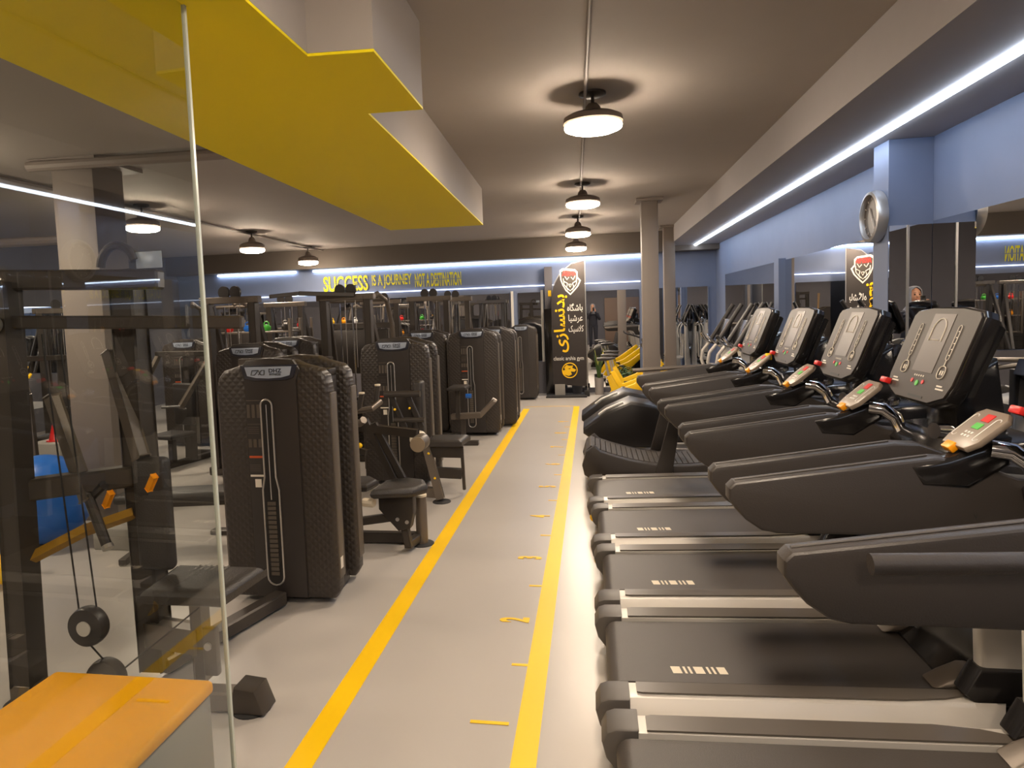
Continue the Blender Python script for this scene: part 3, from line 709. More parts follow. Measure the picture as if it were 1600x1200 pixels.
rel(B().tube([(-2.12 + .09 * math.cos(math.radians(a)), 2.86, 2.0 + .11 * math.sin(math.radians(a))) for a in range(20, 190, 17)], .02), 'curved_hook', M_frame)
# tan suspension straps hanging left of it
s_ = B(); p0, p1 = atY(2, 540, 3.0), atY(20, 640, 3.0)
top = Vector((p0.x + .02, 3.0, 1.95))
s_.beam(top, p1, .02, .004, .0, up=(0, 1, 0)).beam(top + Vector((-.04, 0, 0)), p1 + Vector((-.03, 0, 0)), .02, .004, .0, up=(0, 1, 0))
q = atY(28, 695, 3.0)
s_.beam(p1, q, .035, .006, 0, up=(0, 1, 0)).beam(p1 + Vector((-.02, 0, -.02)), q + Vector((-.03, 0, .0)), .02, .006, 0, up=(0, 1, 0))
tag(obj('suspension_straps', s_, M_strap, smooth=False), 'tan suspension trainer straps hanging at the far left', 'straps')

# yellow padded box in the bottom left corner
bx = thing('padded_plyo_box', 'yellow topped padded box at the bottom left behind glass', 'box', (-1.6, 1.6, 0))
obj('box_body', B().box(-.40, -.55, 0, .225, .58, .42, .012), M_grey, bx)
obj('yellow_top', B().box(-.41, -.56, .42, .235, .59, .47, .018, 3), M_box, bx)

# ------------------------------------------------------------------ station between first and second tower: press machine with two seats
P1 = thing('seated_press_machine', 'dark leg machine with two black seat pads beside the aisle', 'gym machine', (-1.6, 4.9, 0))
def rp(b, name, m, p=None, **k):
    for v in b.bm.verts: v.co -= Vector((-1.6, 4.9, 0))
    return obj(name, b, m, p or P1, **k)
rp(B().beam((-2.0, 5.0, .05), (-1.31, 5.0, .05), .07, .08, .008), 'base_beam', M_frame)
rp(B().tube([(-1.31, 5.0, .01), (-1.31, 5.0, .37)], .045, 16), 'post', M_frameL)
rp(B().tube([(-1.31, 5.0, .37), (-1.31, 5.0, .385)], .047, 16), 'post_cap', M_cream)
rp(foot(B(), -1.31, 5.0, .09), 'foot_disc', M_rubber)
rp(B().prism([(-1.58, 4.62), (-1.28, 4.68), (-1.20, 4.8), (-1.26, 4.96), (-1.42, 5.02), (-1.56, 4.92)], 'z', .44, .52, .04, 3), 'seat_pad', M_pad)
rp(B().prism([(-1.9, 4.72), (-1.64, 4.74), (-1.60, 4.9), (-1.7, 5.02), (-1.9, 5.0)], 'z', .46, .53, .04, 3), 'seat_pad', M_pad)
rp(B().prism([(-1.56, .44), (-1.56, .34), (-1.42, .18), (-1.33, .20), (-1.30, .32), (-1.30, .44)], 'y', 4.74, 4.84, .01), 'side_plate', M_dark)
for x, z in ((-1.42, .27), (-1.35, .25)): rp(B().lathe([(.014, -.004), (.014, .004)], 12, (x, 4.735, z), 'y'), 'bolt', M_silver)
rp(B().beam((-1.36, 4.8, .05), (-1.40, 4.8, .3), .05, .05).beam((-1.95, 4.8, .2), (-1.4, 4.8, .28), .05, .06).beam((-1.37, 4.8, .06), (-1.33, 5.0, .06), .06, .06), 'frame', M_frame)
for dx in (0, .07): rp(B().beam((-1.72 + dx, 5.0, .96 - dx * .4), (-1.50 + dx, 4.98, .50), .035, .035), 'back_strut', M_frame)
rp(B().beam((-2.1, 5.05, .93), (-1.30, 4.95, .86), .05, .05), 'lever_beam', M_frame)
rp(B().lathe([(.02, -.09), (.055, -.09), (.06, -.08), (.06, .05)], 24, (-1.27, 4.92, .80), 'y'), 'counterweight', M_edge)
rp(B().lathe([(.001, -.006), (.056, -.006), (.056, .0)], 24, (-1.27, 4.83, .80), 'y'), 'counterweight_face', mat('brushed_cap', srgb(176, 160, 138), .4, metal=.4))
for (a, b_) in (((-1.73, 4.9, 1.05), (-1.70, 4.9, 1.17)), ((-1.62, 4.98, 1.10), (-1.60, 4.98, 1.22))):
    g = rp(B().tube([a, b_], .02), 'handle_grip', M_rail); rp(B().tube([b_, Vector(b_) + Vector((0, 0, .012))], .022), 'grip_cap', M_cream, g)
rp(B().tube([(-2.0, 4.9, 1.0), (-1.62, 4.9, 1.06), (-1.58, 4.98, 1.10)], .022), 'handle_bar', M_frameL)
rp(B().tube([(-1.9, 4.85, .97), (-1.70, 4.83, .96), (-1.66, 4.8, .99)], .028), 'roller', M_frameL)
rp(B().beam((-1.8, 4.86, .78), (-1.66, 4.83, .74), .03, .03), 'knob_arm', M_frame); rp(B().ball((-1.70, 4.8, .80), .02), 'yellow_knob', M_yprint)
rp(B().tube([(-1.66, 4.72, .40), (-1.58, 4.70, .40)], .032), 'roller_end', M_cream)

# station attached to the second tower: leg extension
P2 = thing('leg_extension_machine', 'leg machine with round silver pivot cap in mid row', 'gym machine', (-1.5, 6.3, 0))
def r2(b, name, m, p=None, **k):
    for v in b.bm.verts: v.co -= Vector((-1.5, 6.3, 0))
    return obj(name, b, m, p or P2, **k)
r2(pad(-1.56, 6.15, -1.18, 6.5, .50, .08, .02, .06), 'seat_pad', M_pad)
r2(B().box(-1.72, 6.44, .52, -1.63, 6.6, 1.1, .03, 3), 'back_pad', M_pad)
r2(B().beam((-1.56, 6.2, .58), (-1.42, 6.15, .03), .06, .06).beam((-1.95, 6.3, .08), (-1.42, 6.17, .08), .06, .08), 'frame', M_frameL)
r2(foot(B(), -1.41, 6.15, .085), 'foot_disc', M_rubber)
r2(B().beam((-1.60, 6.2, .47), (-1.22, 6.3, .44), .05, .11).beam((-1.55, 6.25, .26), (-1.25, 6.35, .22), .05, .1), 'link_plate', M_dark)
r2(B().lathe([(.001, -.06), (.065, -.06), (.07, -.05), (.07, .05), (.05, .06)], 26, (-1.60, 6.12, .60), 'y'), 'pivot_cap', M_cream)
r2(B().beam((-2.15, 6.15, .72), (-1.62, 6.15, .64), .05, .07), 'lever_arm', M_frame)
for dx in (0, .16): r2(B().beam((-1.85 + dx, 6.12, 1.02), (-1.72 + dx, 6.12, .70), .03, .05), 'linkage_bar', M_dark)
r2(B().tube([(-1.9, 6.1, 1.02), (-1.56, 6.1, 1.02)], .03), 'foam_roller', M_rail)
r2(B().tube([(-1.82, 6.1, .78), (-1.53, 6.1, .78)], .022), 'foam_roller', M_rail)
for x, z in ((-1.80, .88), (-1.66, .89), (-1.50, .47), (-1.45, .24)): r2(B().ball((x, 6.08, z), .012), 'warning_dot', M_yprint)
r2(B().beam((-1.25, 6.4, .45), (-1.24, 6.4, .05), .03, .03), 'rear_leg', M_frame)

# station by the third tower: low row arm pointing to the aisle
P3 = thing('low_row_machine', 'low machine arm with capped end in front of third tower', 'gym machine', (-1.5, 8.9, 0))
def r3(b, name, m, p=None, **k):
    for v in b.bm.verts: v.co -= Vector((-1.5, 8.9, 0))
    return obj(name, b, m, p or P3, **k)
r3(B().beam((-1.85, 8.85, .38), (-1.45, 8.85, .40), .12, .07), 'crank_plate', M_frameL)
r3(B().beam((-1.48, 8.85, .38), (-1.28, 8.9, .58), .06, .06), 'lever', M_frameL)
r3(B().tube([(-1.29, 8.9, .57), (-1.27, 8.9, .60)], .035), 'lever_cap', M_silver)
r3(B().beam((-1.7, 8.85, 0.03), (-1.7, 8.85, .38), .06, .06).beam((-1.9, 8.85, .03), (-1.5, 8.85, .03), .08, .06), 'stand', M_frame)
r3(pad(-1.85, 8.6, -1.60, 8.95, .74, .06, .0, .04), 'seat_pad', M_pad)
r3(B().beam((-1.75, 8.8, .36), (-1.75, 8.8, .75), .05, .05), 'seat_post', M_frame)
r3(B().tube([(-1.62, 8.7, .67), (-1.55, 8.7, .67)], .03), 'blue_grip', M_ball)

# ------------------------------------------------------------------ tall cable frames
def make_frame():
    t = thing('cable_frame', 'x', 'gym machine')
    for s in (-1, 1):
        obj('upright', B().beam((s * .32, 0, 0), (s * .32, 0, 2.08), .10, .09, .008), M_frame, t)
        obj('guide_rod', B().tube([(s * .09, 0, .1), (s * .09, 0, 2.0)], .012, 8), M_chrome, t)
        p = obj('pulley', B().lathe([(.02, -.018), (.075, -.018), (.075, .018), (.02, .018)], 20, (s * .08, 0, 2.17), 'y'), M_black, t)
        obj('rear_strut', B().beam((s * .30, .05, 2.02), (s * .42, .75, .05), .07, .07, .008), M_frame, t)
    obj('top_beam', B().beam((-.42, 0, 2.08), (.42, 0, 2.08), .10, .08, .008), M_frameL, t)
    obj('base_beam', B().beam((-.42, 0, .04), (.42, 0, .04), .12, .08, .008).beam((.42, .0, .04), (.42, .85, .04), .08, .08).beam((-.42, .0, .04), (-.42, .85, .04), .08, .08), M_frame, t)
    b = B()
    for k in range(18): b.box(-.2, -.06, .1 + k * .04, .2, .06, .1 + k * .04 + .034, .003)
    obj('weight_stack', b, M_dark, t, smooth=False)
    obj('cable', B().tube([(0, -.05, .8), (0, -.03, 2.1)], .004, 5).tube([(.15, -.05, 1.2), (.15, -.03, 2.1)], .004, 5), M_silver, t)
    return t
fmp = make_frame()
fr_list = [(-3.98, 7.2, 0, 'tall cable frame with pulleys standing behind the glass-side tower'),
           (-2.88, 7.9, .0, 'tall cable frame with pulleys overlapping the first letters of the slogan'),
           (-2.5, 10.6, 0, 'tall cable frame behind and left of the third tower'),
           (-6.4, 6.0, .3, 'tall cable frame seen through the glass, left of the second row tower'),
           (-4.9, 10.6, 0, 'distant cable frame under the left light line'),
           (-3.6, 11.6, .1, 'distant cable frame below the slogan middle'),
           (-2.4, 11.9, 0, 'distant cable frame below the slogan end'),
           (-7.3, 8.6, .5, 'distant cable frame near the left wall'),
           (-6.2, 4.0, -.2, 'cable frame behind the glass at the far left edge')]
for i, (x, y, rz, l) in enumerate(fr_list):
    o = fmp if i == 0 else dup(fmp)
    o.location = (x, y, 0); o.rotation_euler = (0, 0, rz); o['label'] = l; o['group'] = 'tall cable frames'; o.scale = (.85, 1, .95)
# crossover beam joining the first two
tag(obj('crossover_beam', B().beam((-3.56, 7.3, 2.0), (-3.3, 7.5, 2.03), .045, .045).beam((-3.3, 7.5, 2.03), (-2.75, 7.82, 2.0), .045, .05), M_frame), 'long pull-up beam joining two cable frames', 'beam')

# pull-up station with curved bars
def pullup(loc, rz, label):
    t = thing('pull_up_station', label, 'gym machine', loc, rz, 'pull up stations')
    for s in (-1, 1):
        obj('upright', B().tube([(s * .5, .5, 0), (s * .48, .35, 1.6), (s * .46, .2, 1.95), (s * .42, -.1, 2.05), (s * .36, -.2, 2.0)], .035, 10), M_frameL, t)
        obj('base_beam', B().beam((s * .5, -.4, .04), (s * .5, .7, .04), .08, .08), M_frame, t)
    obj('bar', B().tube([(-.5, .2, 1.97), (.5, .2, 1.97)], .028), M_frameL, t)
    obj('back_board', B().box(-.42, .3, .9, .42, .34, 1.55, .02), M_dark, t)
    obj('cross_beam', B().beam((-.5, .4, 1.6), (.5, .4, 1.6), .06, .08), M_frame, t); obj('cross_beam', B().beam((-.5, .68, .05), (.5, .68, .05), .06, .06), M_frame, t)
    return t
pu = pullup((-3.35, 9.4, 0), 0, 'pull-up station with curved side posts below the slogan')
dup(pu, (-6.0, 10.5, 0), label='pull-up station far back behind the glass')

# ------------------------------------------------------------------ storage racks with small gear
def rack(loc, label, w=1.2, rz=0):
    t = thing('storage_rack', label, 'rack', loc, rz, 'open storage racks')
    for s in (-1, 1):
        for y in (-.18, .18): obj('post', B().beam((s * w / 2, y, 0), (s * w / 2, y, 1.75), .04, .04), M_frameL, t)
    for z in (.3, .75, 1.15, 1.55): obj('shelf', B().box(-w / 2, -.2, z, w / 2, .2, z + .025, .004), M_frameL, t)
    return t
R1 = rack((-4.9, 9.6, 0), 'open rack with colourful small gear behind the second row towers')
R2 = dup(R1, (-5.9, 12.4, 0), label='open rack near the far wall holding yellow gear')
R3 = dup(R1, (-7.6, 6.0, 0), .9, label='open rack with yellow dumbbells at the distant left')
mats_ = [M_red, M_yprint, M_ball, M_orange, M_green, M_white, M_black]
names_ = ['red', 'yellow', 'blue', 'orange', 'green', 'white', 'black']
def kettle(m):
    return B().lathe([(.001, 0.002), (.06, .002), (.085, .04), (.085, .09), (.05, .13), (.001, .14)], 16).tube([(-.045, 0, .11), (-.05, 0, .17), (-.02, 0, .2), (.02, 0, .2), (.05, 0, .17), (.045, 0, .11)], .012, 8)
n = 0
places = ['top', 'second', 'third', 'lowest']
for ri, (R, rn) in enumerate(((R1, 'gear rack behind the second row towers'), (R2, 'rack near the far wall'))):
    for zi, z in enumerate((1.575, 1.175, .775)):
        for k in range(4):
            c = (k * 2 + zi * 3 + ri) % 7
            o = obj('kettlebell', kettle(None), mats_[c], loc=(R.location.x - .45 + .3 * k, R.location.y, z)); o.scale = (.75, .75, .7)
            tag(o, '%s kettlebell on the %s shelf of the %s' % (names_[c], places[zi], rn), 'kettlebell', 'kettlebells on the racks')
# yellow dumbbells on an inclined rack, far left
def dumbbell():
    return B().tube([(-.08, 0, 0), (.08, 0, 0)], .014, 8).lathe([(.03, -.14), (.055, -.13), (.055, -.09), (.03, -.08)], 10, ax='x').lathe([(.03, .08), (.055, .09), (.055, .13), (.03, .14)], 10, ax='x')
db = []
for k in range(6):
    p = atY(10 + k * 5.6, 527 + k * 11.5, 5.6); 
    o = obj('dumbbell', dumbbell(), M_tape, loc=p); o.rotation_euler = (0, .5, .6); o.scale = (.42, .5, .5)
    tag(o, 'yellow dumbbell, number %d from the top on the slanted upright at far left' % (k + 1) if False else ['topmost yellow dumbbell on the slanted holder at far left', 'yellow dumbbell second from top on the slanted holder', 'yellow dumbbell third from top on the slanted holder', 'yellow dumbbell third from bottom on the slanted holder', 'yellow dumbbell second from bottom on the slanted holder', 'lowest yellow dumbbell on the slanted holder at far left'][k], 'dumbbell', 'yellow dumbbells on the slanted holder')
pa, pb = atY(4, 500, 5.66), atY(44, 615, 5.66)
hd = thing('dumbbell_holder', 'slanted grey holder carrying yellow dumbbells at far left', 'rack', (pb.x, 5.7, 0))
b = B().beam(pa, pb, .05, .04).beam(pb, (pb.x, 5.7, .02), .05, .05).box(pb.x - .3, 5.5, 0, pb.x + .3, 5.9, .04)
for v in b.bm.verts: v.co -= Vector((pb.x, 5.7, 0))
obj('holder_frame', b, M_frameL, hd)

# exercise balls, cone, block
tag(obj('exercise_ball', B().ball((0, 0, 0), .36, n=36), M_ball, loc=(-4.42, 4.85, .36)), 'large blue exercise ball behind the glass partition', 'exercise ball')
tag(obj('exercise_ball', B().ball((0, 0, 0), .34, n=36), M_purple, loc=(-5.15, 5.0, .34)), 'purple exercise ball at the very left edge', 'exercise ball')
yb = atZ(14, 912, 0)
tag(obj('exercise_ball', B().ball((0, 0, 0), .11, n=28), M_tape, loc=(yb.x, yb.y, .11)), 'small yellow ball on the floor at the left picture edge', 'exercise ball')
pcn = atZ(92, 702, 0)
c = thing('training_cone', 'small red training cone behind the cable station', 'cone', (atY(90, 698, 6.4).x, 6.4, .55))
obj('cone_body', B().lathe([(.10, 0), (.10, .01), (.075, .012), (.012, .27), (.001, .275)], 20), M_red, c)
tag(obj('step_block', B().box(-.2, -.2, 0, .2, .2, .55, .01), M_grey, loc=(c.location.x, 6.4, 0)), 'grey block the red cone stands on', 'block')
p = atZ(175, 860, 0)
tag(obj('step_block', B().box(-.16, -.16, 0, .16, .16, .17, .01), M_grey, loc=(p.x, p.y + .16, 0)), 'low pale grey block on floor beyond the cable station', 'block')
# flat benches in the left field
def bench(loc, rz, label):
    t = thing('flat_bench', label, 'bench', loc, rz, 'black flat benches')
    obj('bench_pad', B().box(-.6, -.14, .42, .6, .14, .49, .03, 3), M_pad, t)
    obj('bench_frame', B().beam((-.5, 0, .39), (.5, 0, .39), .07, .05).beam((-.5, 0, .03), (-.5, 0, .4), .06, .06).beam((.5, 0, .03), (.5, 0, .4), .06, .06).beam((-.5, -.25, .03), (-.5, .25, .03), .06, .05).beam((.5, -.2, .03), (.5, .2, .03), .06, .05), M_frame, t)
    return t
bn = bench((-2.95, 4.72, 0), .2, 'black flat bench on the floor beyond the cable station')
dup(bn, (-7.2, 5.2, 0), .5, label='black flat bench in the far left field')

# selectorised chest machines in the left field (towers with pads)
def chest(loc, rz, label):
    t = thing('chest_press_machine', label, 'gym machine', loc, rz, 'chest press machines')
    obj('seat_pad', pad(-.2, -.2, .2, .2, .45, .08, .02, .05), M_pad, t)
    obj('back_pad', B().box(-.15, .2, .6, .15, .28, 1.25, .03, 3), M_pad, t)
    obj('frame', B().beam((0, .3, .03), (0, .36, 1.7), .09, .1).beam((0, -.5, .04), (0, .7, .04), .09, .08).beam((-.4, .7, .04), (.4, .7, .04), .08, .08).beam((-.45, .3, 1.7), (.45, .3, 1.7), .07, .08).beam((0, 0, .06), (0, 0, .45), .06, .06), M_frame, t)
    for s in (-1, 1):
        obj('press_arm', B().beam((s * .42, .3, 1.68), (s * .36, -.2, .95), .05, .05), M_frameL, t)
        obj('handle', B().tube([(s * .36, -.2, .97), (s * .18, -.3, .97)], .02), M_rail, t)
    obj('foot', B().box(-.35, -.55, 0, .35, -.45, .05, .01), M_frame, t)
    return t
cp1 = chest((-2.78, 5.65, 0), 0, 'chest press machine with back pad left of the mid-row tower'); cp1.scale = (1, 1, .8)
dup(cp1, (-5.05, 7.55, 0), -.2, label='chest press machine seen through the glass, further back')
dup(cp1, (-6.6, 7.5, 0), 0.3, label='chest press machine far left behind the cable frame')

# ------------------------------------------------------------------ ceiling pipes
def pipe(pts, r, label):
    b = B().tube(pts, r, 10); tag(obj('ceiling_pipe', b, M_col), label, 'pipe')
a = atZ(45, 268, CEIL - .1); b_ = atZ(350, 242, CEIL - .06)
pipe([(a.x, a.y, CEIL - .06), (b_.x + .6, b_.y, CEIL - .06)], .045, 'grey pipe running across the ceiling behind the yellow shape')
pipe([(-5.25, 1, CEIL - .03), (-5.55, 14, CEIL - .03)], .018, 'thin conduit linking the left row of lamps')
pipe([(.08, 1, CEIL - .02), (-.22, 14, CEIL - .02)], .012, 'thin conduit linking the aisle lamps')
q = atY(0, 378, 6.5)
pipe([(q.x - 1.5, 6.5, q.z), (atY(108, 382, 6.5).x, 6.5, q.z - .02), (atY(118, 384, 6.5).x, 6.55, q.z - .1), (atY(108, 410, 6.5).x, 6.6, 1.9)], .05, 'bent duct pipe behind the glass, upper left')

# ------------------------------------------------------------------ wall clock
ck = thing('wall_clock', 'round silver wall clock on the blue pillar', 'clock', (2.148, 5.72, 2.35))
obj('clock_rim', B().lathe([(.155, -.0), (.19, -.0), (.195, -.03), (.185, -.07), (.165, -.075), (.16, -.05), (.16, -.02), (.001, -.02)], 40, ax='x'), M_silver, ck)
obj('clock_face', B().lathe([(.001, -.042), (.162, -.042), (.162, -.01), (.001, -.01)], 40, ax='x'), mat('clock_dial', srgb(78, 72, 70), .35), ck)
hd_ = B().beam((-.048, 0, 0), (-.048, .04, .07), .004, .01, 0, up=(1, 0, 0)).beam((-.05, 0, 0), (-.05, -.05, -.09), .004, .007, 0, up=(1, 0, 0))
for k in range(12):
    a = k * PI / 6; hd_.beam((-.046, .125 * math.sin(a), .125 * math.cos(a)), (-.046, .145 * math.sin(a), .145 * math.cos(a)), .003, .006, 0, up=(1, 0, 0))
obj('clock_hands', hd_, M_print, ck, smooth=False)

# ------------------------------------------------------------------ banner
bn_ = thing('feather_banner', 'tall dark feather banner with yellow and white lettering', 'banner', (-.47, 13.75, 0))
bw0, bw1 = -.31, .35
bp_ = [(bw0, .24), (bw1, .20), (bw1, 2.66), (.1, 2.60), (-.12, 2.42), (-.26, 2.18), (bw0, 1.9)]
obj('banner_cloth', B().prism(bp_, 'y', -.006, .006), M_banner, bn_, smooth=False)
obj('banner_pole', B().tube([(bw1 + .012, 0, .05), (bw1 + .012, 0, 2.66), (.1, 0, 2.615), (-.12, 0, 2.435), (-.27, 0, 2.19)], .009, 8), M_silver, bn_)
obj('banner_base', B().box(-.45, -.22, 0, .35, .16, .035, .012).box(.3, -.05, 0, .4, .05, .12, .01), M_rubber, bn_)
obj('base_plate', B().box(-.28, -.03, .03, -.08, .03, .25), M_grey, bn_)
def btext(s, m, x0, x1, z0, z1, rot=0, off=.0, par=None, y=-.009, name='banner_lettering'):
    me = text_mesh(s, size=1, extrude=.001, offset=off); me.materials.clear(); me.materials.append(m)
    for v in me.vertices:
        a, b, c = v.co
        v.co = (-b, c, a) if rot else (a, c, b)
    xs = [v.co.x for v in me.vertices]; zs = [v.co.z for v in me.vertices]
    for v in me.vertices:
        v.co.x = x0 + (v.co.x - min(xs)) / (max(xs) - min(xs)) * (x1 - x0); v.co.z = z0 + (v.co.z - min(zs)) / (max(zs) - min(zs)) * (z1 - z0)
    me.update()
    o = bpy.data.objects.new(name, me); COL.objects.link(o); o.parent = par or bn_; o.location = (0, y, 0)
    return o
W1 = '\uFEE9\uFE8E\uFB95\uFEB7\uFE8E\uFE91'; W2 = '\uFE8E\uFBFF\uFEB7\uFEAE\uFECB'; W3 = '\uFB8F\uFBFF\uFEB3\uFEFC\uFB90'
W4 = '\uFBFC\uFEAF\uFE8E\uFEB4\uFEE7\uFEAA\uFE91'
btext(W1, M_white, .0, .30, 1.66, 1.84, off=.012); btext(W2, M_white, .02, .30, 1.45, 1.62, off=.012); btext(W3, M_white, .02, .31, 1.25, 1.41, off=.012)
btext(W4, M_yprint, -.27, .02, .88, 2.02, rot=1, off=.022)
btext('classic arshia gym', M_white, -.29, .30, .70, .80, off=.006)
shield = [(-.20, .24), (-.14, .28), (.10, .25), (.15, .20), (.15, .10), (.21, .03), (.16, -.08), (.09, -.16), (.0, -.25), (-.09, -.16), (-.15, -.05), (-.19, .06)]
def cpoly(k, dx=0, dz=0): return [(.07 + x * k + dx, 2.25 + z * k + dz) for x, z in shield]
cro = obj('banner_crest', B().prism(cpoly(1), 'y', -.009, -.0065), M_print, bn_, smooth=False)
obj('crest_shield', B().prism(cpoly(.86), 'y', -.0105, -.009), M_frame, cro, smooth=False)
cl = B()
for px_ in ([(-.10, .12), (-.06, .05), (-.02, .10)], [(.10, .12), (.06, .05), (.02, .10)], [(-.12, .02), (-.05, -.02), (-.07, -.10), (0, -.17), (.07, -.10), (.05, -.02), (.12, .02)], [(-.03, -.04), (0, -.10), (.03, -.04), (-.03, -.04)], [(-.13, .08), (-.12, -.04), (-.04, -.15)], [(.13, .08), (.12, -.04), (.04, -.15)]):
    cl.tube([(.07 + a, -.0115, 2.25 + b) for a, b in px_], .009, 5)
obj('crest_lines', cl, M_print, cro, smooth=False)
btext('ARSHIA', M_red, -.08, .20, 2.375, 2.475, off=.02, par=cro, y=-.012, name='crest_lettering')
rg = B(); rg.tube([(.02 + .145 * math.cos(a * PI / 15), -.008, .52 + .145 * math.sin(a * PI / 15)) for a in range(31)], .011, 6)
ro = obj('banner_roundel', rg, M_yprint, bn_, smooth=False)
hdp = B().prism([(-.10, .44), (-.12, .52), (-.07, .53), (-.09, .58), (-.04, .63), (.02, .61), (.09, .62), (.07, .57), (.15, .53), (.11, .49), (.04, .50), (.06, .44), (.0, .41)], 'y', -.0095, -.007)
rh = obj('roundel_head', hdp, M_yprint, ro, smooth=False)
obj('roundel_eye', B().prism([(-.02, .55), (.04, .57), (.03, .545)], 'y', -.011, -.0095), M_banner, rh, smooth=False)

# ------------------------------------------------------------------ plants
def snake(loc, label, h=.62, nl=9, pot=(.085, .34), pm=None):
    t = thing('potted_plant', label, 'plant', loc, 0, 'potted plants by the banner')
    obj('pot', B().lathe([(pot[0] * .92, 0), (pot[0], .03), (pot[0] * 1.08, pot[1]), (pot[0] * .96, pot[1]), (pot[0] * .9, pot[1] - .03)], 28), pm or M_pot, t)
    obj('soil', B().lathe([(pot[0] * .93, pot[1] - .05), (pot[0] * .93, pot[1] - .03), (.001, pot[1] - .028)], 20), M_soil, t)
    for k in range(nl):
        a = k * 2.4; ln = h * random.uniform(.65, 1.0); out = random.uniform(.03, .2)
        b = B(); d = Vector((math.cos(a), math.sin(a), 0)); s = d.cross(Vector((0, 0, 1)))
        L = []; R = []; C = []
        for i in range(9):
            u = i / 8; p = d * (.02 + out * u * u) + Vector((0, 0, pot[1] - .03 + ln * u)); w = .03 * math.sin(PI * min(1, .25 + u * .75)) + .001
            L.append(b.bm.verts.new(p - s * w)); R.append(b.bm.verts.new(p + s * w)); C.append(b.bm.verts.new(p - d * .006))
        for i in range(8): b.bm.faces.new((L[i], C[i], C[i + 1], L[i + 1])); b.bm.faces.new((C[i], R[i], R[i + 1], C[i + 1]))
        lf = obj('leaf', b, M_leafl if k % 3 == 0 else M_leaf, t)
    return t
snake((.12, 14.0, 0), 'snake plant with upright leaves in pale grey pot', nl=11)
def bushy(loc, label):
    t = thing('potted_plant', label, 'plant', loc, 0, 'potted plants by the banner')
    obj('pot', B().lathe([(.10, 0), (.13, .22), (.12, .22), (.11, .19)], 24), M_dpot, t)
    b = B()
    for k in range(160):
        a = random.uniform(0, 2 * PI); el = random.uniform(.1, 1.4); r = random.uniform(.08, .26)
        c = Vector((math.cos(a) * math.cos(el) * r, math.sin(a) * math.cos(el) * r, .24 + math.sin(el) * r * 1.1))
        u = Vector((random.uniform(-1, 1), random.uniform(-1, 1), random.uniform(-.4, .6))).normalized() * .05; v = u.cross(Vector((random.uniform(-1, 1), random.uniform(-1, 1), 1))).normalized() * .016
        b.quad(c - u, c + v, c + u, c - v)
    f = obj('foliage', b, M_leaf, t, smooth=False)
    obj('stems', B().tube([(0, 0, .15), (.03, 0, .4)], .01, 6).tube([(0, 0, .15), (-.06, .03, .38)], .008, 6), M_leaf, t)
    return t
bushy((.66, 14.05, 0), 'bushy green plant in dark pot beside the snake plant')
tag(obj('plant_pot', B().lathe([(.07, 0), (.10, .05), (.12, .26), (.11, .26), (.10, .22)], 24), M_dpot, loc=(-.32, 14.1, 0)), 'empty dark blue-grey pot behind the banner foot', 'pot')
tag(obj('storage_bin', B().prism([(-.11, 0), (.11, 0), (.13, .32), (-.13, .32)], 'y', -.12, .12, .01), M_white, loc=(.62, 13.62, 0)), 'small white bin on the floor by the yellow bikes', 'bin')
tag(obj('wall_poster', B().box(-.86, BACK - .21, 2.0, -.80, BACK - .203, 2.12), M_yprint), 'tiny yellow notice on the dark post beside the banner', 'notice')
# dark panel standing behind the banner's left edge
tag(obj('dark_cabinet', B().box(-.94, 14.0, 0, -.70, 14.16, 1.75, .01), M_gloss), 'narrow glossy dark cabinet left of the banner', 'cabinet')

# things on the reflected side (seen only in mirrors): brown door panel and shelves behind the viewpoint
db_ = thing('brown_door', 'brown panelled door behind the viewpoint, seen in pillar mirror', 'door', (1.2, Y0 + .01, 0))
obj('door_leaf', B().box(-.6, 0, 0, 1.0, .05, 2.15, .01), M_wood, db_); obj('door_handle', B().tube([(-.36, .06, 1.0), (-.25, .06, 1.0)], .012), M_silver, db_)

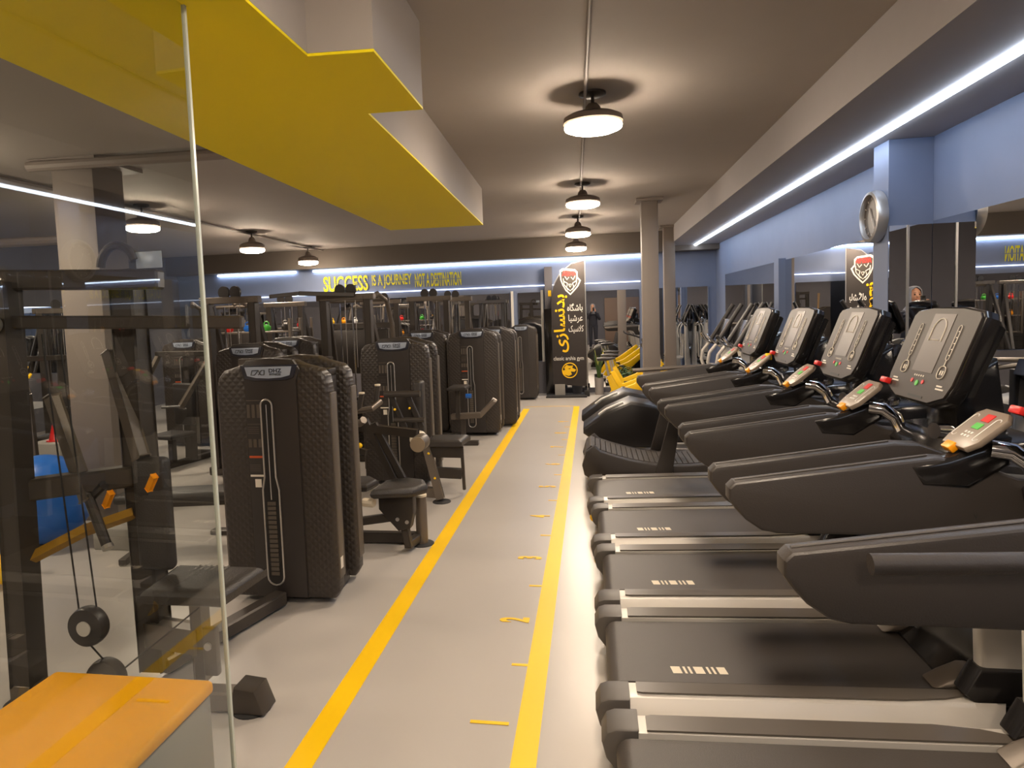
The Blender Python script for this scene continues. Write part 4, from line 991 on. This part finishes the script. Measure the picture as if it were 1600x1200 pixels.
# ------------------------------------------------------------------ person holding the phone, seen in the corner mirrors
def person():
    t = thing('person', 'person in striped headscarf holding a phone, reflected in pillar mirror', 'person', (.05, -.42, 0))
    # legs
    b = B()
    for s in (-1, 1):
        b.tube([(s * .09, 0, .92), (s * .10, .01, .5), (s * .10, -.02, .10)], .08, 14, rr=[.095, .07, .055])
        b.box(s * .10 - .045, -.08, 0, s * .10 + .045, .17, .08, .025)
    obj('trousers', b, M_cloth, t)
    body = B().lathe([(.13, .85), (.175, .95), (.16, 1.1), (.185, 1.28), (.17, 1.38), (.08, 1.44), (.055, 1.47)], 24)
    for v in body.bm.verts: v.co.y *= .68
    bo = obj('jacket', body, M_cloth, t)
    arm = B()
    arm.tube([(.17, 0, 1.36), (.25, .06, 1.15), (.16, .22, 1.30), (.10, .27, 1.44)], .05, 12, rr=[.055, .05, .042, .032])
    arm.tube([(-.17, 0, 1.36), (-.26, .05, 1.14), (-.14, .2, 1.3), (-.04, .26, 1.46)], .05, 12, rr=[.055, .05, .042, .032])
    obj('sleeves', arm, M_cloth, t)
    hd = B().ball((0, 0, 1.60), .1, (.78, .92, 1.15), 28)
    hd.tube([(0, -.01, 1.42), (0, 0, 1.52)], .05, 14)
    hd.prism([(.085, 1.62), (.112, 1.585), (.088, 1.578)], 'x', -.012, .012, .003)
    for s in (-1, 1): hd.ball((s * .077, -.0, 1.6), .02, (.5, 1, 1.3), 10)
    he = obj('head', hd, M_skin, t)
    ey = B()
    for s in (-1, 1): ey.ball((s * .03, .083, 1.615), .011, n=10); ey.tube([(s * .045, .084, 1.637), (s * .03, .09, 1.641), (s * .015, .09, 1.638)], .0025, 5)
    obj('eyes', ey, M_hair, he); obj('mouth', B().tube([(-.022, .088, 1.553), (0, .093, 1.551), (.022, .088, 1.553)], .005, 6), mat('lips', srgb(176, 96, 88), .5), he)
    sc = B(); rows = []
    n = 20
    for (r, z, oy) in ((.02, 1.735, -.005), (.07, 1.722, -.005), (.1, 1.68, -.01), (.108, 1.6, -.015), (.105, 1.53, -.01), (.11, 1.46, -.0), (.15, 1.40, 0), (.19, 1.34, 0)):
        row = []
        for j in range(n + 1):
            a = math.radians(90 + 42 * (1 if z > 1.47 and z < 1.70 else .02) + (360 - 84 * (1 if z > 1.47 and z < 1.70 else .02)) * j / n)
            row.append(sc.bm.verts.new((r * .92 * math.cos(a), oy + r * math.sin(a), z)))
        rows.append(row)
    for i in range(len(rows) - 1):
        for j in range(n): sc.bm.faces.new((rows[i][j], rows[i][j + 1], rows[i + 1][j + 1], rows[i + 1][j]))
    o = obj('headscarf', sc, M_scarf, t)
    sm = o.modifiers.new('thick', 'SOLIDIFY'); sm.thickness = .006
    # hands around the phone
    for s in (-1, 1):
        cx = .03 + s * .058
        h = B().ball((cx + s * .008, .29, 1.50), .036, (.55, .8, 1.15), 16)
        for k in range(4):
            z = 1.47 + k * .021
            h.tube([(cx + s * .012, .30, z), (cx + s * .010, .325, z + .004), (cx - s * .006, .338, z + .006), (cx - s * .022, .336, z + .006)], .0085, 8, rr=[.0095, .009, .0085, .007])
        h.tube([(cx + s * .008, .275, 1.48), (cx, .262, 1.505), (cx - s * .015, .268, 1.53)], .01, 8, rr=[.012, .0105, .008])
        h.tube([(.10 if s > 0 else -.04, .265, 1.44), (cx + s * .008, .285, 1.485)], .026, 10, rr=[.026, .024])
        obj('hand', h, M_skin, t)
    return t
PS = person(); PS.scale = (1.09, 1.09, 1.09)
ph = tag(obj('phone', B().box(-.036, -.005, -.075, .036, .003, .075, .003), M_gloss, loc=(.083, -.07, 1.665)), 'dark phone held up in both hands by the person', 'phone')
